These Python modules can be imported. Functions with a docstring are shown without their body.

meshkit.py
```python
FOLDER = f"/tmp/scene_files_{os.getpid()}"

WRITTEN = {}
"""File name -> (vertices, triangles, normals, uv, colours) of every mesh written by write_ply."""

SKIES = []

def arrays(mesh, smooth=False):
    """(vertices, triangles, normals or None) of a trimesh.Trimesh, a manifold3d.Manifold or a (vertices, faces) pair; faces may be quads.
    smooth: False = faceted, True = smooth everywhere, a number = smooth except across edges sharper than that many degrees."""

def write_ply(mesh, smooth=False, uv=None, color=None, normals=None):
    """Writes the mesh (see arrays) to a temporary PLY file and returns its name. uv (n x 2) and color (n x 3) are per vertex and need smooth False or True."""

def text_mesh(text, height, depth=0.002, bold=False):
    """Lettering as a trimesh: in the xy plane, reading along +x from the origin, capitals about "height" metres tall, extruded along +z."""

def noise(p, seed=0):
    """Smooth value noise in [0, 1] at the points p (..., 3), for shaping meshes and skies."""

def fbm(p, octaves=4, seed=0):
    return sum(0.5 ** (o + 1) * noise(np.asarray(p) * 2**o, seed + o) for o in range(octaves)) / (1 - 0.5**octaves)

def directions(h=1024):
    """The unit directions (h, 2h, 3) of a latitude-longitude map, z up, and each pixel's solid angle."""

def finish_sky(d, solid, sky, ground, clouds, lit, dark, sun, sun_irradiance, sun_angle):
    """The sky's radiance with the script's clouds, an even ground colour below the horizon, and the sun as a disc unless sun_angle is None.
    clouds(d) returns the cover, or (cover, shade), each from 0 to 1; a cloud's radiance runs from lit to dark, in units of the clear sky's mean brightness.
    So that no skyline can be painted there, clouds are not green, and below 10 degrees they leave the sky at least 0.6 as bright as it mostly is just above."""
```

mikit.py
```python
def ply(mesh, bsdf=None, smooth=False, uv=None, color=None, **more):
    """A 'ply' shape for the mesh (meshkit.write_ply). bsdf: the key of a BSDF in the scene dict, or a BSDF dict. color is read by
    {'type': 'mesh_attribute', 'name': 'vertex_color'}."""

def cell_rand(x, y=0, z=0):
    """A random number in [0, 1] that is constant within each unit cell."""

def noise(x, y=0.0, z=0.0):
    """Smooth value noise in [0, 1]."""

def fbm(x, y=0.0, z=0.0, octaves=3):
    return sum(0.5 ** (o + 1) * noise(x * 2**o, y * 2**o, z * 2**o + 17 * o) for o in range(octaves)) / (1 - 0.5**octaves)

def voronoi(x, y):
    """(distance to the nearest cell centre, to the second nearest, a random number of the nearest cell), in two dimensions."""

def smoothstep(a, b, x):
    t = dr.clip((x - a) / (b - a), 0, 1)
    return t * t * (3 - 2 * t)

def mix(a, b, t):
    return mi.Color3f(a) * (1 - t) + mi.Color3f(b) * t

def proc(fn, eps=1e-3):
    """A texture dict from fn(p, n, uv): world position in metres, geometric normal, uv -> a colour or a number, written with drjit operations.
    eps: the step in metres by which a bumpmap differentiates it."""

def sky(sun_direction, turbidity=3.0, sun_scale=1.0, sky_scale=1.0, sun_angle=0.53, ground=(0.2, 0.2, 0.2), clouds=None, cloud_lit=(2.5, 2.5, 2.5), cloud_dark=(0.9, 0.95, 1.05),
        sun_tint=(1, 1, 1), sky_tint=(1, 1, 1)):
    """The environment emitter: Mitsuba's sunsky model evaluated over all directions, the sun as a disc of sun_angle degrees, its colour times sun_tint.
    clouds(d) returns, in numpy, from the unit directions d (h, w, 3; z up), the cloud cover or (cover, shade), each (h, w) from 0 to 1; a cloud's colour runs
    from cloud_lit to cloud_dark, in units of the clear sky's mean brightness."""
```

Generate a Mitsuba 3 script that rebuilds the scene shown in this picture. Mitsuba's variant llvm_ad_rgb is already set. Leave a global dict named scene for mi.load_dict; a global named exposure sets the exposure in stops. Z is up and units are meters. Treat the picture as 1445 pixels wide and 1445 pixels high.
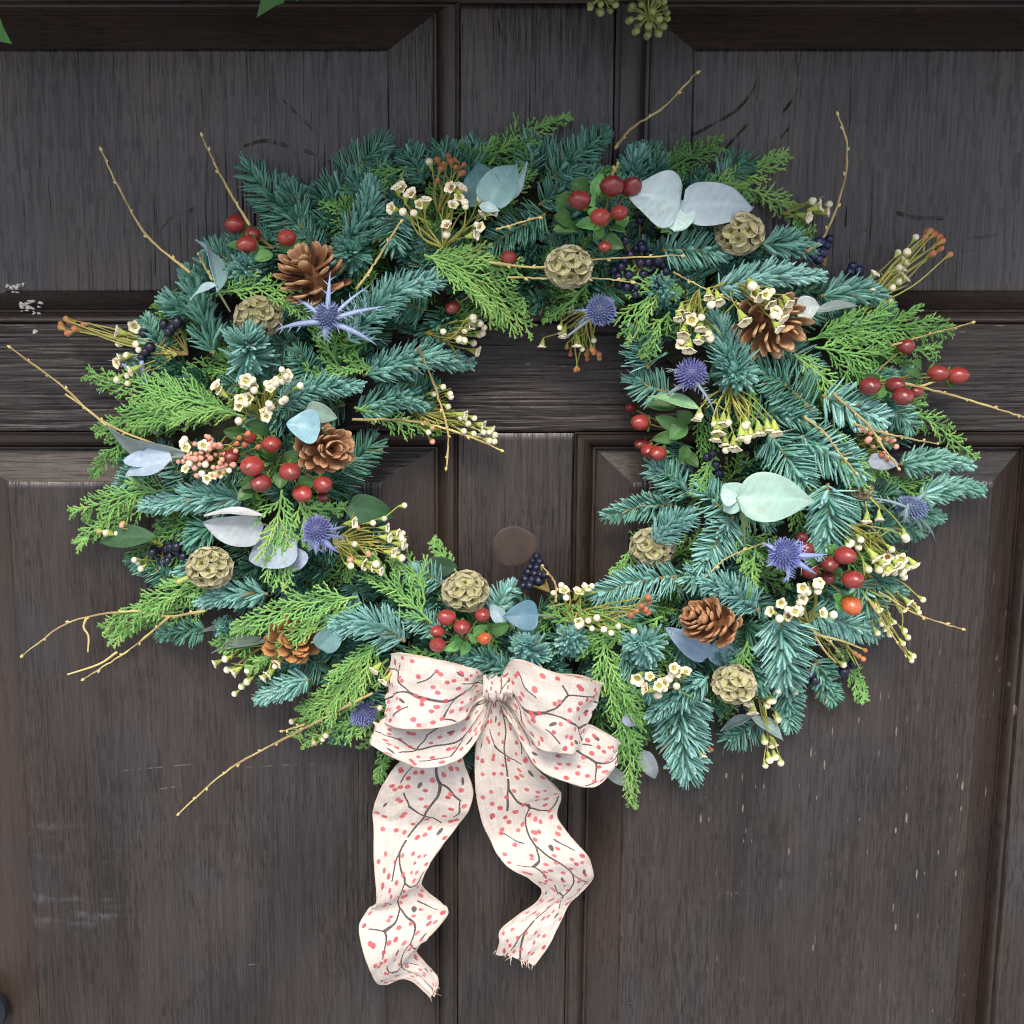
import math
import numpy as np, drjit as dr, mitsuba as mi, trimesh
import mikit, meshkit
from mikit import noise, fbm, smoothstep, mix

# ------------------------------------------------------------------ camera, sky, exposure
W_PX = 1445.0
TILT = math.radians(9.66)
DIST = 0.785
F_PX = W_PX / 2 / math.tan(math.radians(22.5))
CX = 640.0                       # the photograph's optical axis lies a little left of its middle (a crop)
CZ = 1.50
EYE = np.array([0.0, -DIST * math.cos(TILT), CZ + DIST * math.sin(TILT)])
FWD = np.array([0.0, math.cos(TILT), -math.sin(TILT)])
UPV = np.array([0.0, math.sin(TILT), math.cos(TILT)])
S = DIST / F_PX                  # metres per photograph pixel at the door
T4 = mi.ScalarTransform4f
exposure = 3.35
scene, labels, taken = {}, {}, {}
scene['camera'] = {'type': 'perspective', 'fov': 45.0, 'fov_axis': 'x', 'near_clip': 0.02, 'far_clip': 500.0,
                   'principal_point_offset_x': (722.5 - CX) / W_PX,
                   'to_world': T4().look_at(origin=EYE.tolist(), target=(EYE + FWD).tolist(), up=[0, 0, 1])}
scene['daylight'] = mikit.sky([-0.10, -0.72, 0.69], turbidity=3, sun_scale=0.30, sun_angle=22, clouds=lambda d: 1.0,
                              cloud_lit=(1.42, 1.52, 1.76), sun_tint=(0.93, 0.98, 1.10), ground=(0.30, 0.28, 0.26))

def P(px, py, h=0.0):
    """World point, h metres out from the door's face, at the place where the photograph shows it."""
    d = FWD * F_PX + np.array([1.0, 0, 0]) * (px - CX) + UPV * (W_PX / 2 - py)
    return EYE + d * ((-h - EYE[1]) / d[1])

NEXT = [0]
def rng_():
    NEXT[0] += 1
    return np.random.default_rng(1000 + NEXT[0])

# ------------------------------------------------------------------ materials
def face_colour(p, n, uv):
    """The colour that paint_uv() packed into the two texture coordinates of a face."""
    g = dr.floor(uv.y)
    return mi.Color3f(uv.x, g / 1023.0, (uv.y - g - 0.02) / 0.96)
def vc(): return mikit.proc(face_colour)
def painted(mesh, color, bsdf):
    """A smooth shape whose faces each have one plain colour (the mean of their corners')."""
    v, f, nr = meshkit.arrays(mesh, True)
    fc = np.clip(np.asarray(color)[f].mean(1), 0.002, 0.95)
    q = np.round(fc * 255).astype(np.int64) if len(f) > 40 else np.round(fc * 1023).astype(np.int64)
    m = 255 if len(f) > 40 else 1023
    code = (q[:, 0] * 1024 + q[:, 1]) * 1024 + q[:, 2]
    key = (f.astype(np.int64) * (1 << 30) + code[:, None]).ravel()
    u, inv = np.unique(key, return_inverse=True)
    vi, cd = u >> 30, u & ((1 << 30) - 1)
    r, g, b = (cd >> 20) / m, ((cd >> 10) & 1023) / m, (cd & 1023) / m
    uv = np.stack([r, np.round(g * 1023) + 0.02 + 0.96 * b], 1)
    path = meshkit.write_ply((v[vi], inv.reshape(-1, 3)), False, uv, None, normals=nr[vi])
    return {'type': 'ply', 'filename': path, 'face_normals': False, 'bsdf': {'type': 'ref', 'id': bsdf}}
def rgb(*c): return {'type': 'rgb', 'value': list(c)}
def wood_colour(a, b, dark, light, coarse=1.0):
    b2 = b + 0.005 * fbm(b * 22, a * 3.0)
    streak = fbm(b2 * 1000, a * 22, 3.1, octaves=3)
    fine = noise(b2 * 2600, a * 110, 7.7)
    broad = fbm(b * 26 + 5, a * 8, 1.3, octaves=3)
    t = dr.clip(0.45 + 0.75 * (streak - 0.5) * coarse + 1.0 * (broad - 0.5) + 0.55 * (fine - 0.5), 0, 1)
    c = mix(dark, light, t)
    grey = smoothstep(0.42, 0.72, fbm(b * 18, a * 12, 21.0))
    c = mix(c * mi.Color3f(1.05, 0.98, 0.93), c * mi.Color3f(0.92, 1.0, 1.12), grey)
    pores = smoothstep(0.60, 0.76, noise(b2 * 1500, a * 150, 2.2)) * smoothstep(0.25, 0.6, noise(b * 70, a * 26, 9.0))
    dash = smoothstep(0.66, 0.76, noise(b2 * 640, a * 95, 12.0)) * smoothstep(0.3, 0.6, noise(b * 45, a * 14, 31.0)) * dr.clip(coarse * 1.6 - 0.9, 0, 1)
    return c * (1 - dr.clip(0.60 * coarse, 0, 0.75) * pores) * (1 - 0.72 * dash)
def chips(p, a, b, lo=0.80):
    """Small pale chips and scratches of bare wood, running with the grain, in loose groups."""
    where = smoothstep(0.48, 0.66, fbm(p.x * 16 + 3, p.z * 16, 4.0))
    return smoothstep(lo, lo + 0.06, noise(b * 760, a * 130, 5.5)) * where
def vertical_wood(p, n, uv):
    high = dr.select(p.z > 1.55, 1.0, 0.0)          # the grain of the upper boards is coarser
    c = wood_colour(p.z, p.x, (0.0078, 0.0063, 0.0062), (0.049, 0.0400, 0.0385), 0.85 + 0.75 * high)
    low = smoothstep(1.50, 1.30, p.z) * smoothstep(-0.02, 0.2, p.x)
    c = mix(c, (0.22, 0.19, 0.17), 0.75 * chips(p, p.z, p.x, 0.76) * low)
    scuff = smoothstep(0.40, 0.75, fbm(p.x * 45, p.z * 170, 8.0)) * (0.25 + 0.75 * smoothstep(0.35, 0.75, fbm(p.x * 1300, p.z * 500, 1.0)))
    here = (smoothstep(0.016, 0.004, dr.abs(p.z - ZS[0] + 0.12 * (p.x - ZS[2]))) + smoothstep(0.018, 0.004, dr.abs(p.z - ZS[1]))) * smoothstep(0.052, 0.012, dr.abs(p.x - ZS[2]))
    for x0, x1, z0, sl in SCRATCH:
        line = smoothstep(0.00045, 0.00018, dr.abs(p.z - z0 - sl * (p.x - x0))) * smoothstep(x0, x0 + 0.008, p.x) * smoothstep(x1, x1 - 0.008, p.x)
        c = mix(c, (0.15, 0.14, 0.13), 0.7 * line * smoothstep(0.35, 0.6, noise(p.x * 420, p.z * 900, z0)))
    return mix(c, (0.12, 0.12, 0.14), dr.clip(0.55 * scuff * here, 0, 1))
def horizontal_wood(p, n, uv):
    c = wood_colour(p.x, p.z, (0.0072, 0.0058, 0.0056), (0.039, 0.0318, 0.0305))
    return mix(c, (0.20, 0.18, 0.18), 0.5 * chips(p, p.x, p.z, 0.84))
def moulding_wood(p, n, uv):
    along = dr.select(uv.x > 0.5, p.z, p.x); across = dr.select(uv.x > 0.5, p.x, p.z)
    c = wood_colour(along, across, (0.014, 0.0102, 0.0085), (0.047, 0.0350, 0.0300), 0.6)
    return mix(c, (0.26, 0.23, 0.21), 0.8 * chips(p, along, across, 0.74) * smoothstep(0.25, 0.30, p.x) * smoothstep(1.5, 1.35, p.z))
ZS = (float(P(100, 1190)[2]), float(P(100, 1285)[2]), float(P(85, 1200)[0]))
SCRATCH = [(float(P(a, y)[0]), float(P(b, y)[0]), float(P(a, y)[2]), m) for a, b, y, m in ((165, 275, 1090, .10), (340, 430, 1085, .06), (430, 450, 1080, 0.0), (210, 258, 1117, .14), (340, 372, 1365, .12), (880, 905, 1418, .05), (1020, 1078, 1262, -.02))]
def bump(fn, scale, bsdf): return {'type': 'bumpmap', 'arbitrary': mikit.proc(fn, eps=2e-4), 'scale': scale, 'bsdf': bsdf}
def grain_v(p, n, uv): return fbm(p.x * 900, p.z * 26, 1.0) + 0.4 * noise(p.x * 1800, p.z * 70, 4.0)
def grain_h(p, n, uv): return fbm(p.z * 700, p.x * 22, 1.0) + 0.4 * noise(p.z * 1500, p.x * 60, 4.0)
scene['wood_v'] = bump(grain_v, 0.00050, {'type': 'principled', 'base_color': mikit.proc(vertical_wood), 'roughness': 0.40, 'specular': 0.60})
scene['wood_h'] = bump(grain_h, 0.00045, {'type': 'principled', 'base_color': mikit.proc(horizontal_wood), 'roughness': 0.46, 'specular': 0.40})
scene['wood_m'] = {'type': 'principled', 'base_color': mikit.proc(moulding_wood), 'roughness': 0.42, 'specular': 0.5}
def two(b): return {'type': 'twosided', 'bsdf': b}
scene['needle'] = two({'type': 'principled', 'base_color': vc(), 'roughness': 0.38, 'specular': 0.55})
scene['frond'] = two({'type': 'principled', 'base_color': vc(), 'roughness': 0.48, 'specular': 0.4})
scene['leaf'] = two({'type': 'principled', 'base_color': vc(), 'roughness': 0.45, 'specular': 0.35})
scene['berry'] = two({'type': 'principled', 'base_color': vc(), 'roughness': 0.34, 'specular': 0.6, 'clearcoat': 0.35, 'clearcoat_gloss': 0.8})
scene['dull_berry'] = two({'type': 'principled', 'base_color': vc(), 'roughness': 0.38, 'specular': 0.5})
scene['bark'] = two({'type': 'principled', 'base_color': vc(), 'roughness': 0.6, 'specular': 0.3})
scene['cone_wood'] = two({'type': 'principled', 'base_color': vc(), 'roughness': 0.55, 'specular': 0.35})
scene['paper'] = two({'type': 'principled', 'base_color': vc(), 'roughness': 0.7, 'specular': 0.2})
scene['petal'] = two({'type': 'principled', 'base_color': vc(), 'roughness': 0.5, 'specular': 0.3})
scene['paint'] = two({'type': 'principled', 'base_color': vc(), 'roughness': 0.5})
def plug_colour(p, n, uv): return mix((0.040, 0.029, 0.025), (0.068, 0.049, 0.043), fbm(p.x * 240, p.z * 120, 2.0))
scene['plug_wood'] = {'type': 'principled', 'base_color': mikit.proc(plug_colour), 'roughness': 0.55, 'specular': 0.3}
scene['knob_metal'] = two({'type': 'principled', 'base_color': rgb(0.025, 0.03, 0.045), 'roughness': 0.35, 'metallic': 0.5})
def stone_colour(p, n, uv): return mix((0.10, 0.09, 0.08), (0.22, 0.20, 0.18), fbm(p.x * 30, p.y * 30, p.z * 30))
scene['stone'] = {'type': 'diffuse', 'reflectance': mikit.proc(stone_colour)}

# ------------------------------------------------------------------ naming
def numbered(name):
    n = taken.get(name, -1) + 1
    taken[name] = n
    return name if n == 0 else f'{name}_{n:03d}'
def thing(name, label, cat, group=None):
    k = numbered(name)
    labels[k] = {'label': label, 'category': cat}
    if group: labels[k]['group'] = group
    return k
def part(parent, name, mesh, bsdf, color=None, smooth=True, uv=None, label=None, stuff=False):
    k = numbered(f'{parent}__{name}')
    scene[k] = painted(mesh, color, bsdf) if color is not None else mikit.ply(mesh, bsdf, smooth=smooth, uv=uv)
    if label or stuff:
        labels[k] = {}
        if label: labels[k]['label'] = label
        if stuff: labels[k]['kind'] = 'stuff'
    return k

# ------------------------------------------------------------------ mesh helpers
class MB:
    def __init__(s): s.v, s.f, s.c, s.n = [], [], [], 0
    def add(s, v, f, c):
        v = np.asarray(v, float); f = np.asarray(f, int)
        if f.shape[1] == 4: f = np.vstack([f[:, [0, 1, 2]], f[:, [0, 2, 3]]])
        s.v.append(v); s.f.append(f + s.n); s.c.append(np.broadcast_to(np.asarray(c, float), v.shape)); s.n += len(v)
    def mesh(s): return (np.vstack(s.v), np.vstack(s.f))
    def col(s): return np.clip(np.vstack(s.c), 0.002, 0.95)
    def to(s, parent, name, bsdf, **k): return part(parent, name, s.mesh(), bsdf, color=s.col(), **k)

def unit(a):
    a = np.asarray(a, float)
    return a / (np.linalg.norm(a, axis=-1, keepdims=True) + 1e-12)
def curve(pts, n):
    """Catmull-Rom through the points."""
    p = np.asarray(pts, float)
    if len(p) == 2: return p[0] + (p[1] - p[0]) * np.linspace(0, 1, n)[:, None]
    q = np.vstack([2 * p[0] - p[1], p, 2 * p[-1] - p[-2]])
    u = np.linspace(0, len(p) - 1 - 1e-9, n); i = u.astype(int); t = (u - i)[:, None]
    a, b, c, d = q[i], q[i + 1], q[i + 2], q[i + 3]
    return 0.5 * (2 * b + (c - a) * t + (2 * a - 5 * b + 4 * c - d) * t**2 + (3 * b - a - 3 * c + d) * t**3)
def frames(p):
    t = unit(np.gradient(p, axis=0))
    cam = np.array([0, -1.0, 0.05])
    n = cam - (t @ cam)[:, None] * t
    n = unit(np.where(np.linalg.norm(n, axis=1, keepdims=True) < 0.15, [[0.05, 0, 1.0]] - (t @ np.array([0.05, 0, 1.0]))[:, None] * t, n))
    return t, n, np.cross(t, n)
def tube(p, r, sides=6):
    p = np.asarray(p, float); r = np.broadcast_to(np.asarray(r, float), (len(p),))
    t, n, b = frames(p)
    a = np.arange(sides) * 2 * np.pi / sides
    v = (p[:, None] + r[:, None, None] * (np.cos(a)[None, :, None] * n[:, None] + np.sin(a)[None, :, None] * b[:, None])).reshape(-1, 3)
    i, j = np.meshgrid(np.arange(len(p) - 1), np.arange(sides), indexing='ij')
    q = np.stack([i * sides + j, i * sides + (j + 1) % sides, (i + 1) * sides + (j + 1) % sides, (i + 1) * sides + j], -1).reshape(-1, 4)
    m = len(v)
    v = np.vstack([v, p[:1], p[-1:]])
    k = np.arange(sides)
    caps = np.vstack([np.stack([k, k * 0 + m, (k + 1) % sides, (k + 1) % sides], 1), np.stack([m - sides + k, m - sides + (k + 1) % sides, k * 0 + m + 1, k * 0 + m + 1], 1)])
    tri = np.vstack([q[:, [0, 1, 2]], q[:, [0, 2, 3]], caps[:, :3]])
    return v, tri
def blades(base, d, nrm, L, w, bend, prof, col, flat=0.42, tipcol=None):
    """Needles, bracts and scale twigs: n tapering four-sided blades, each bent along its length."""
    n, K = len(base), len(prof)
    t = np.linspace(0, 1, K)
    L = np.broadcast_to(L, (n,)); w = np.broadcast_to(w, (n,))
    c = base[:, None] + (d * L[:, None])[:, None] * t[None, :, None] + bend[:, None] * (t**2)[None, :, None]
    side = unit(np.cross(d, nrm)); nn = unit(np.cross(side, d))
    pr = np.asarray(prof)[None, :, None] * w[:, None, None]
    s_, n_ = side[:, None] * pr, nn[:, None] * pr * flat
    v = np.stack([c + s_, c + n_, c - s_, c - n_], 2).reshape(-1, 3)
    o = (np.arange(n) * K * 4)[:, None, None] + (np.arange(K - 1) * 4)[None, :, None]
    j = np.arange(4)[None, None, :]
    a, b = o + j, o + (j + 1) % 4
    q = np.stack([a, b, b + 4, a + 4], -1).reshape(-1, 4)
    cc = np.repeat(np.broadcast_to(col, (n, 3)), K * 4, axis=0).reshape(n, K, 4, 3).copy()
    if tipcol is not None:
        cc += (np.asarray(tipcol) - cc) * (t**3)[None, :, None, None] * 0.6
    return v, q, cc.reshape(-1, 3)
def axis_frame(a):
    a = unit(a); r = np.array([0, 0, 1.0]) if abs(a[2]) < 0.9 else np.array([1.0, 0, 0])
    x = unit(np.cross(r, a)); return np.stack([x, np.cross(a, x), a], 1)
def lathe(prof, seg=14):
    """Profile of (r, z) turned about z."""
    prof = np.asarray(prof, float); a = np.arange(seg) * 2 * np.pi / seg
    v = np.stack([prof[:, None, 0] * np.cos(a), prof[:, None, 0] * np.sin(a), np.repeat(prof[:, 1:], seg, 1)], -1).reshape(-1, 3)
    i, j = np.meshgrid(np.arange(len(prof) - 1), np.arange(seg), indexing='ij')
    return v, np.stack([i * seg + j, i * seg + (j + 1) % seg, (i + 1) * seg + (j + 1) % seg, (i + 1) * seg + j], -1).reshape(-1, 4)
def put(v, pos, axis, spin=0.0):
    c, s = math.cos(spin), math.sin(spin)
    return np.asarray(v) @ np.array([[c, s, 0], [-s, c, 0], [0, 0, 1]]) @ axis_frame(axis).T + pos
def fib(n, z0=-1.0, z1=1.0):
    i = np.arange(n) + 0.5; z = z1 + (z0 - z1) * i / n; a = i * 2.399963
    r = np.sqrt(np.maximum(0, 1 - z * z))
    return np.stack([r * np.cos(a), r * np.sin(a), z], 1)

# ------------------------------------------------------------------ the wreath's rounded face
WX, WY = 735.0, 640.0
def ring_t(px, py):
    dx, dy = px - WX, py - WY
    r = math.hypot(dx, dy) + 1e-9; c, s = dx / r, dy / r
    ri = 1 / math.hypot(c / 165, s / 170); ro = 1 / math.hypot(c / 590, s / 445)
    return (r - ri) / (ro - ri)
def surf(px, py):
    t = ring_t(px, py)
    return 0.014 + 0.046 * math.sqrt(max(0.0, 1 - (2 * t - 1) ** 2))
def H(px, py, k=1.0, dz=0.0): return max(0.006, surf(px, py) * k + dz)
def PW(px, py, k=1.0, dz=0.0): return P(px, py, H(px, py, k, dz))

# ------------------------------------------------------------------ door
door = thing('wooden_door', 'dark brown weathered oak door with raised panels behind the wreath', 'door')
def slab(x0, x1, z0, z1, y, dx, dz, along_z, cracks=(), amp=0.00022, skirt=0.03, step=0.0, seed=0):
    """A board's face as a fine grid with real grooves of grain and open cracks, and its edges."""
    nx, nz = max(2, int((x1 - x0) / dx)), max(2, int((z1 - z0) / dz))
    X, Z = np.meshgrid(np.linspace(x0, x1, nx + 1), np.linspace(z0, z1, nz + 1), indexing='ij')
    a, b = (Z, X) if along_z else (X, Z)
    b2 = b + 0.006 * meshkit.fbm(np.stack([b * 22, a * 3, b * 0 + seed], -1))
    g = meshkit.noise(np.stack([b2 * 800, a * 28, b * 0 + seed], -1)); g2 = meshkit.noise(np.stack([b2 * 300, a * 9, b * 0 + seed + 5], -1))
    D = -amp * (np.clip((g - 0.55) / 0.3, 0, 1) * 2.0 + np.clip((g2 - 0.5) / 0.3, 0, 1) * 1.2) + 0.0006 * (meshkit.fbm(np.stack([X * 14, Z * 9, X * 0 + seed], -1)) - 0.5)
    for line, wd, dp in cracks:
        pts = curve([P(*q)[[0, 2]] for q in line], 30)
        for p, q in zip(pts[:-1], pts[1:]):
            e = q - p; u = np.clip(((X - p[0]) * e[0] + (Z - p[1]) * e[1]) / (e @ e + 1e-12), 0, 1)
            dd = np.hypot(X - p[0] - u * e[0], Z - p[1] - u * e[1])
            D = np.minimum(D, -dp * 1.5 * (0.20 + 0.32 * meshkit.noise(np.stack([X * 260, Z * 260, X * 0], -1))) * np.clip(1 - dd / (wd * .6), 0, 1))
    edge = np.minimum(np.minimum(X - x0, x1 - X), np.minimum(Z - z0, z1 - Z))
    D = D - 0.0012 * np.clip(1 - edge / 0.0012, 0, 1) ** 2
    v = np.stack([X, y - D, Z], -1).reshape(-1, 3)
    i, j = np.meshgrid(np.arange(nx), np.arange(nz), indexing='ij'); k = i * (nz + 1) + j
    f = np.stack([k, k + nz + 1, k + nz + 2, k + 1], -1).reshape(-1, 4)
    rim = np.concatenate([np.arange(nx + 1) * (nz + 1), nx * (nz + 1) + np.arange(1, nz + 1), (np.arange(nx)[::-1]) * (nz + 1) + nz, np.arange(1, nz)[::-1]])
    m = len(v); back = v[rim].copy(); back[:, 1] = y + skirt
    front = v[rim]
    v = np.vstack([v, front, back]); n = len(rim); r = np.arange(n); s = (r + 1) % n
    return v, np.vstack([f, np.stack([m + r, m + n + r, m + n + s, m + s], 1)])
def X_(px, py, h=0): return P(px, py, h)[0]
def Z_(py, h=0): return P(722, py, h)[2]
HF, HB, HG = -0.0020, -0.0050, -0.0135     # field, top of bevel, groove, out from the frame's face
# openings in the frame: (stile edge, groove, field edge) on each side
zt = Z_(4); zt_g, zt_f = Z_(22, HG), Z_(69, HF)
zm_u, zm_ug, zm_uf = Z_(455), Z_(437, HG), Z_(412, HF)
zm_l, zm_lg, zm_lf = Z_(610), Z_(634, HG), Z_(680, HF)
zb_l = Z_(1760); zb_lg = Z_(1735, HG); zb_lf = Z_(1690, HF)
upL = dict(o=(-0.345, X_(648, 200), zm_u, zt), g=(-0.334, X_(611, 200, HG), zm_ug, zt_g), f=(X_(5, 395, HF), X_(549, 200, HF), zm_uf, zt_f))
upR = dict(o=(X_(866, 200), 0.405, zm_u, zt), g=(X_(916, 200, HG), 0.394, zm_ug, zt_g), f=(X_(976, 200, HF), 0.372, zm_uf, zt_f))
loL = dict(o=(-0.357, X_(645, 720), zb_l, zm_l), g=(X_(-4, 1330, HG), X_(613, 720, HG), zb_lg, zm_lg), f=(X_(48, 1330, HF), X_(546, 1400, HF), zb_lf, zm_lf))
loR = dict(o=(X_(809, 720), X_(1402, 1420), zb_l, zm_l), g=(X_(840, 720, HG), X_(1378, 1420, HG), zb_lg, zm_lg), f=(X_(878, 1150, HF), X_(1349, 1420, HF), zb_lf, zm_lf))
cr_ul = [([(345, 205), (372, 198), (405, 205)], .0012, .0022), ([(400, 140), (425, 165), (445, 185)], .001, .0018), ([(228, 322), (245, 305), (272, 295)], .0009, .0015),
         ([(430, 212), (455, 222), (470, 232)], .001, .0016), ([(135, 95), (137, 125)], .0012, .0018)]
cr_ur = [([(1128, 88), (1124, 130), (1108, 155)], .0013, .0024), ([(1068, 82), (1070, 110), (1045, 150), (1000, 178), (968, 195)], .0012, .0022), ([(1118, 175), (1104, 192)], .001, .0018),
         ([(1055, 175), (1028, 205), (1020, 215)], .0012, .002), ([(1268, 300), (1290, 306), (1332, 308)], .0012, .0022), ([(1230, 335), (1222, 325), (1226, 340)], .0012, .002),
         ([(1345, 355), (1370, 338), (1420, 330)], .0009, .0014), ([(1195, 292), (1194, 318)], .0013, .002), ([(1330, 372), (1350, 360), (1375, 355)], .0008, .0012)]
for spec, dz, cr, sd in ((upL, .0006, cr_ul, 1), (upR, .0006, cr_ur, 2), (loL, .0022, [], 3), (loR, .0022, [], 4)):
    x0, x1, z0, z1 = spec['f']
    pn = part(door, 'panel', slab(x0, x1, z0, z1, -HF, .00055 if sd < 3 else .0008, dz, True, cr, amp=.00032 if sd < 3 else .00014, skirt=.004, seed=sd), 'wood_v')
    def ring(r, h): return [(r[0], -h, r[2]), (r[1], -h, r[2]), (r[1], -h, r[3]), (r[0], -h, r[3])]
    a, b = ring(spec['f'], HB), ring(spec['g'], HG)
    for k in range(4):       # the four sloping borders of the panel
        l = (k + 1) % 4
        n = 24
        tt = np.linspace(0, 1, n)[:, None]
        e0 = np.array(a[k]) + (np.array(a[l]) - np.array(a[k])) * tt; e1 = np.array(b[k]) + (np.array(b[l]) - np.array(b[k])) * tt
        rows = []
        for u in np.linspace(0, 1, 7):
            r = e0 + (e1 - e0) * u
            r[:, 1] += 0.0005 * (meshkit.noise(np.stack([r[:, 0] * 90, r[:, 2] * 90, r[:, 0] * 0 + u * 3], 1)) - 0.5) * (0 < u < 1)
            rows.append(r)
        v = np.array(rows).reshape(-1, 3)
        i, j = np.meshgrid(np.arange(6), np.arange(n - 1), indexing='ij'); q = i * n + j
        part(pn, 'bevel', (v, np.stack([q, q + n, q + n + 1, q + 1], -1).reshape(-1, 4)), 'wood_m' if (sd > 2 and k % 2) or (sd < 3 and k % 2 == 0) else 'wood_v' if k % 2 else 'wood_h', uv=np.full((len(v), 2), 0.9 if k % 2 else 0.1))  # shaded bevels take the darker moulding wood: their shade is put into the colour
    # moulding: an ovolo with a fillet, four mitred lengths
    o, g = spec['o'], spec['g']
    prof = [(0.0, 0.0005), (0.05, 0.0012), (0.10, 0.0004), (0.16, -0.0022)] + [(0.16 + 0.60 * math.sin(t), -0.0022 - 0.0085 * (1 - math.cos(t))) for t in np.linspace(0.2, 1.5, 7)] + [(0.80, -0.0118), (0.86, -0.0108), (0.93, -0.0108), (1.0, -0.0135)]
    co, cg = ring(o, 0), ring(g, 0)
    for k in range(4):
        l = (k + 1) % 4
        rows = [np.array([np.array(co[c]) + (np.array(cg[c]) - np.array(co[c])) * u + [0, -h, 0] for c in (k, l)]) for u, h in prof]
        v = np.array(rows).reshape(-1, 3); i = np.arange(len(prof) - 1) * 2
        part(door, 'moulding', (v, np.stack([i, i + 1, i + 3, i + 2], 1)), 'wood_m', smooth=False, uv=np.full((len(v), 2), 0.9 if k % 2 else 0.1))
part(door, 'rail', slab(-0.42, 0.46, zm_l, zm_u, 0.0, .004, .0006, False, [([(0, 608), (400, 611), (880, 609), (1445, 613)], .0007, .0012)], amp=.00032, seed=11), 'wood_h', label='horizontal middle rail of the door, deeply weathered')
part(door, 'rail', slab(-0.42, 0.46, zt, zt + 0.10, 0.0, .01, .002, False, seed=12), 'wood_h', label='top rail of the door')
part(door, 'rail', slab(-0.42, 0.46, zb_l - 0.14, zb_l, 0.0, .01, .002, False, seed=13), 'wood_h', label='bottom rail of the door')
m = trimesh.creation.box((0.92, 0.012, zt - zb_l + 0.3)); m.apply_translation((0.02, 0.036, (zt + zb_l) / 2)); part(door, 'core', m, 'wood_m', smooth=False)
part(door, 'stile', slab(upL['o'][1], upR['o'][0], zm_u + .0006, zt - .0006, 0.0, .0008, .0016, True, [([(748, 128), (747, 165), (750, 180)], .0016, .0025), ([(702, 20), (708, 45)], .001, .0015), ([(652, 30), (651, 110), (651, 205)], .0008, .0014)], amp=.00040, seed=21), 'wood_v', label='upper middle stile with open coarse grain')
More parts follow.
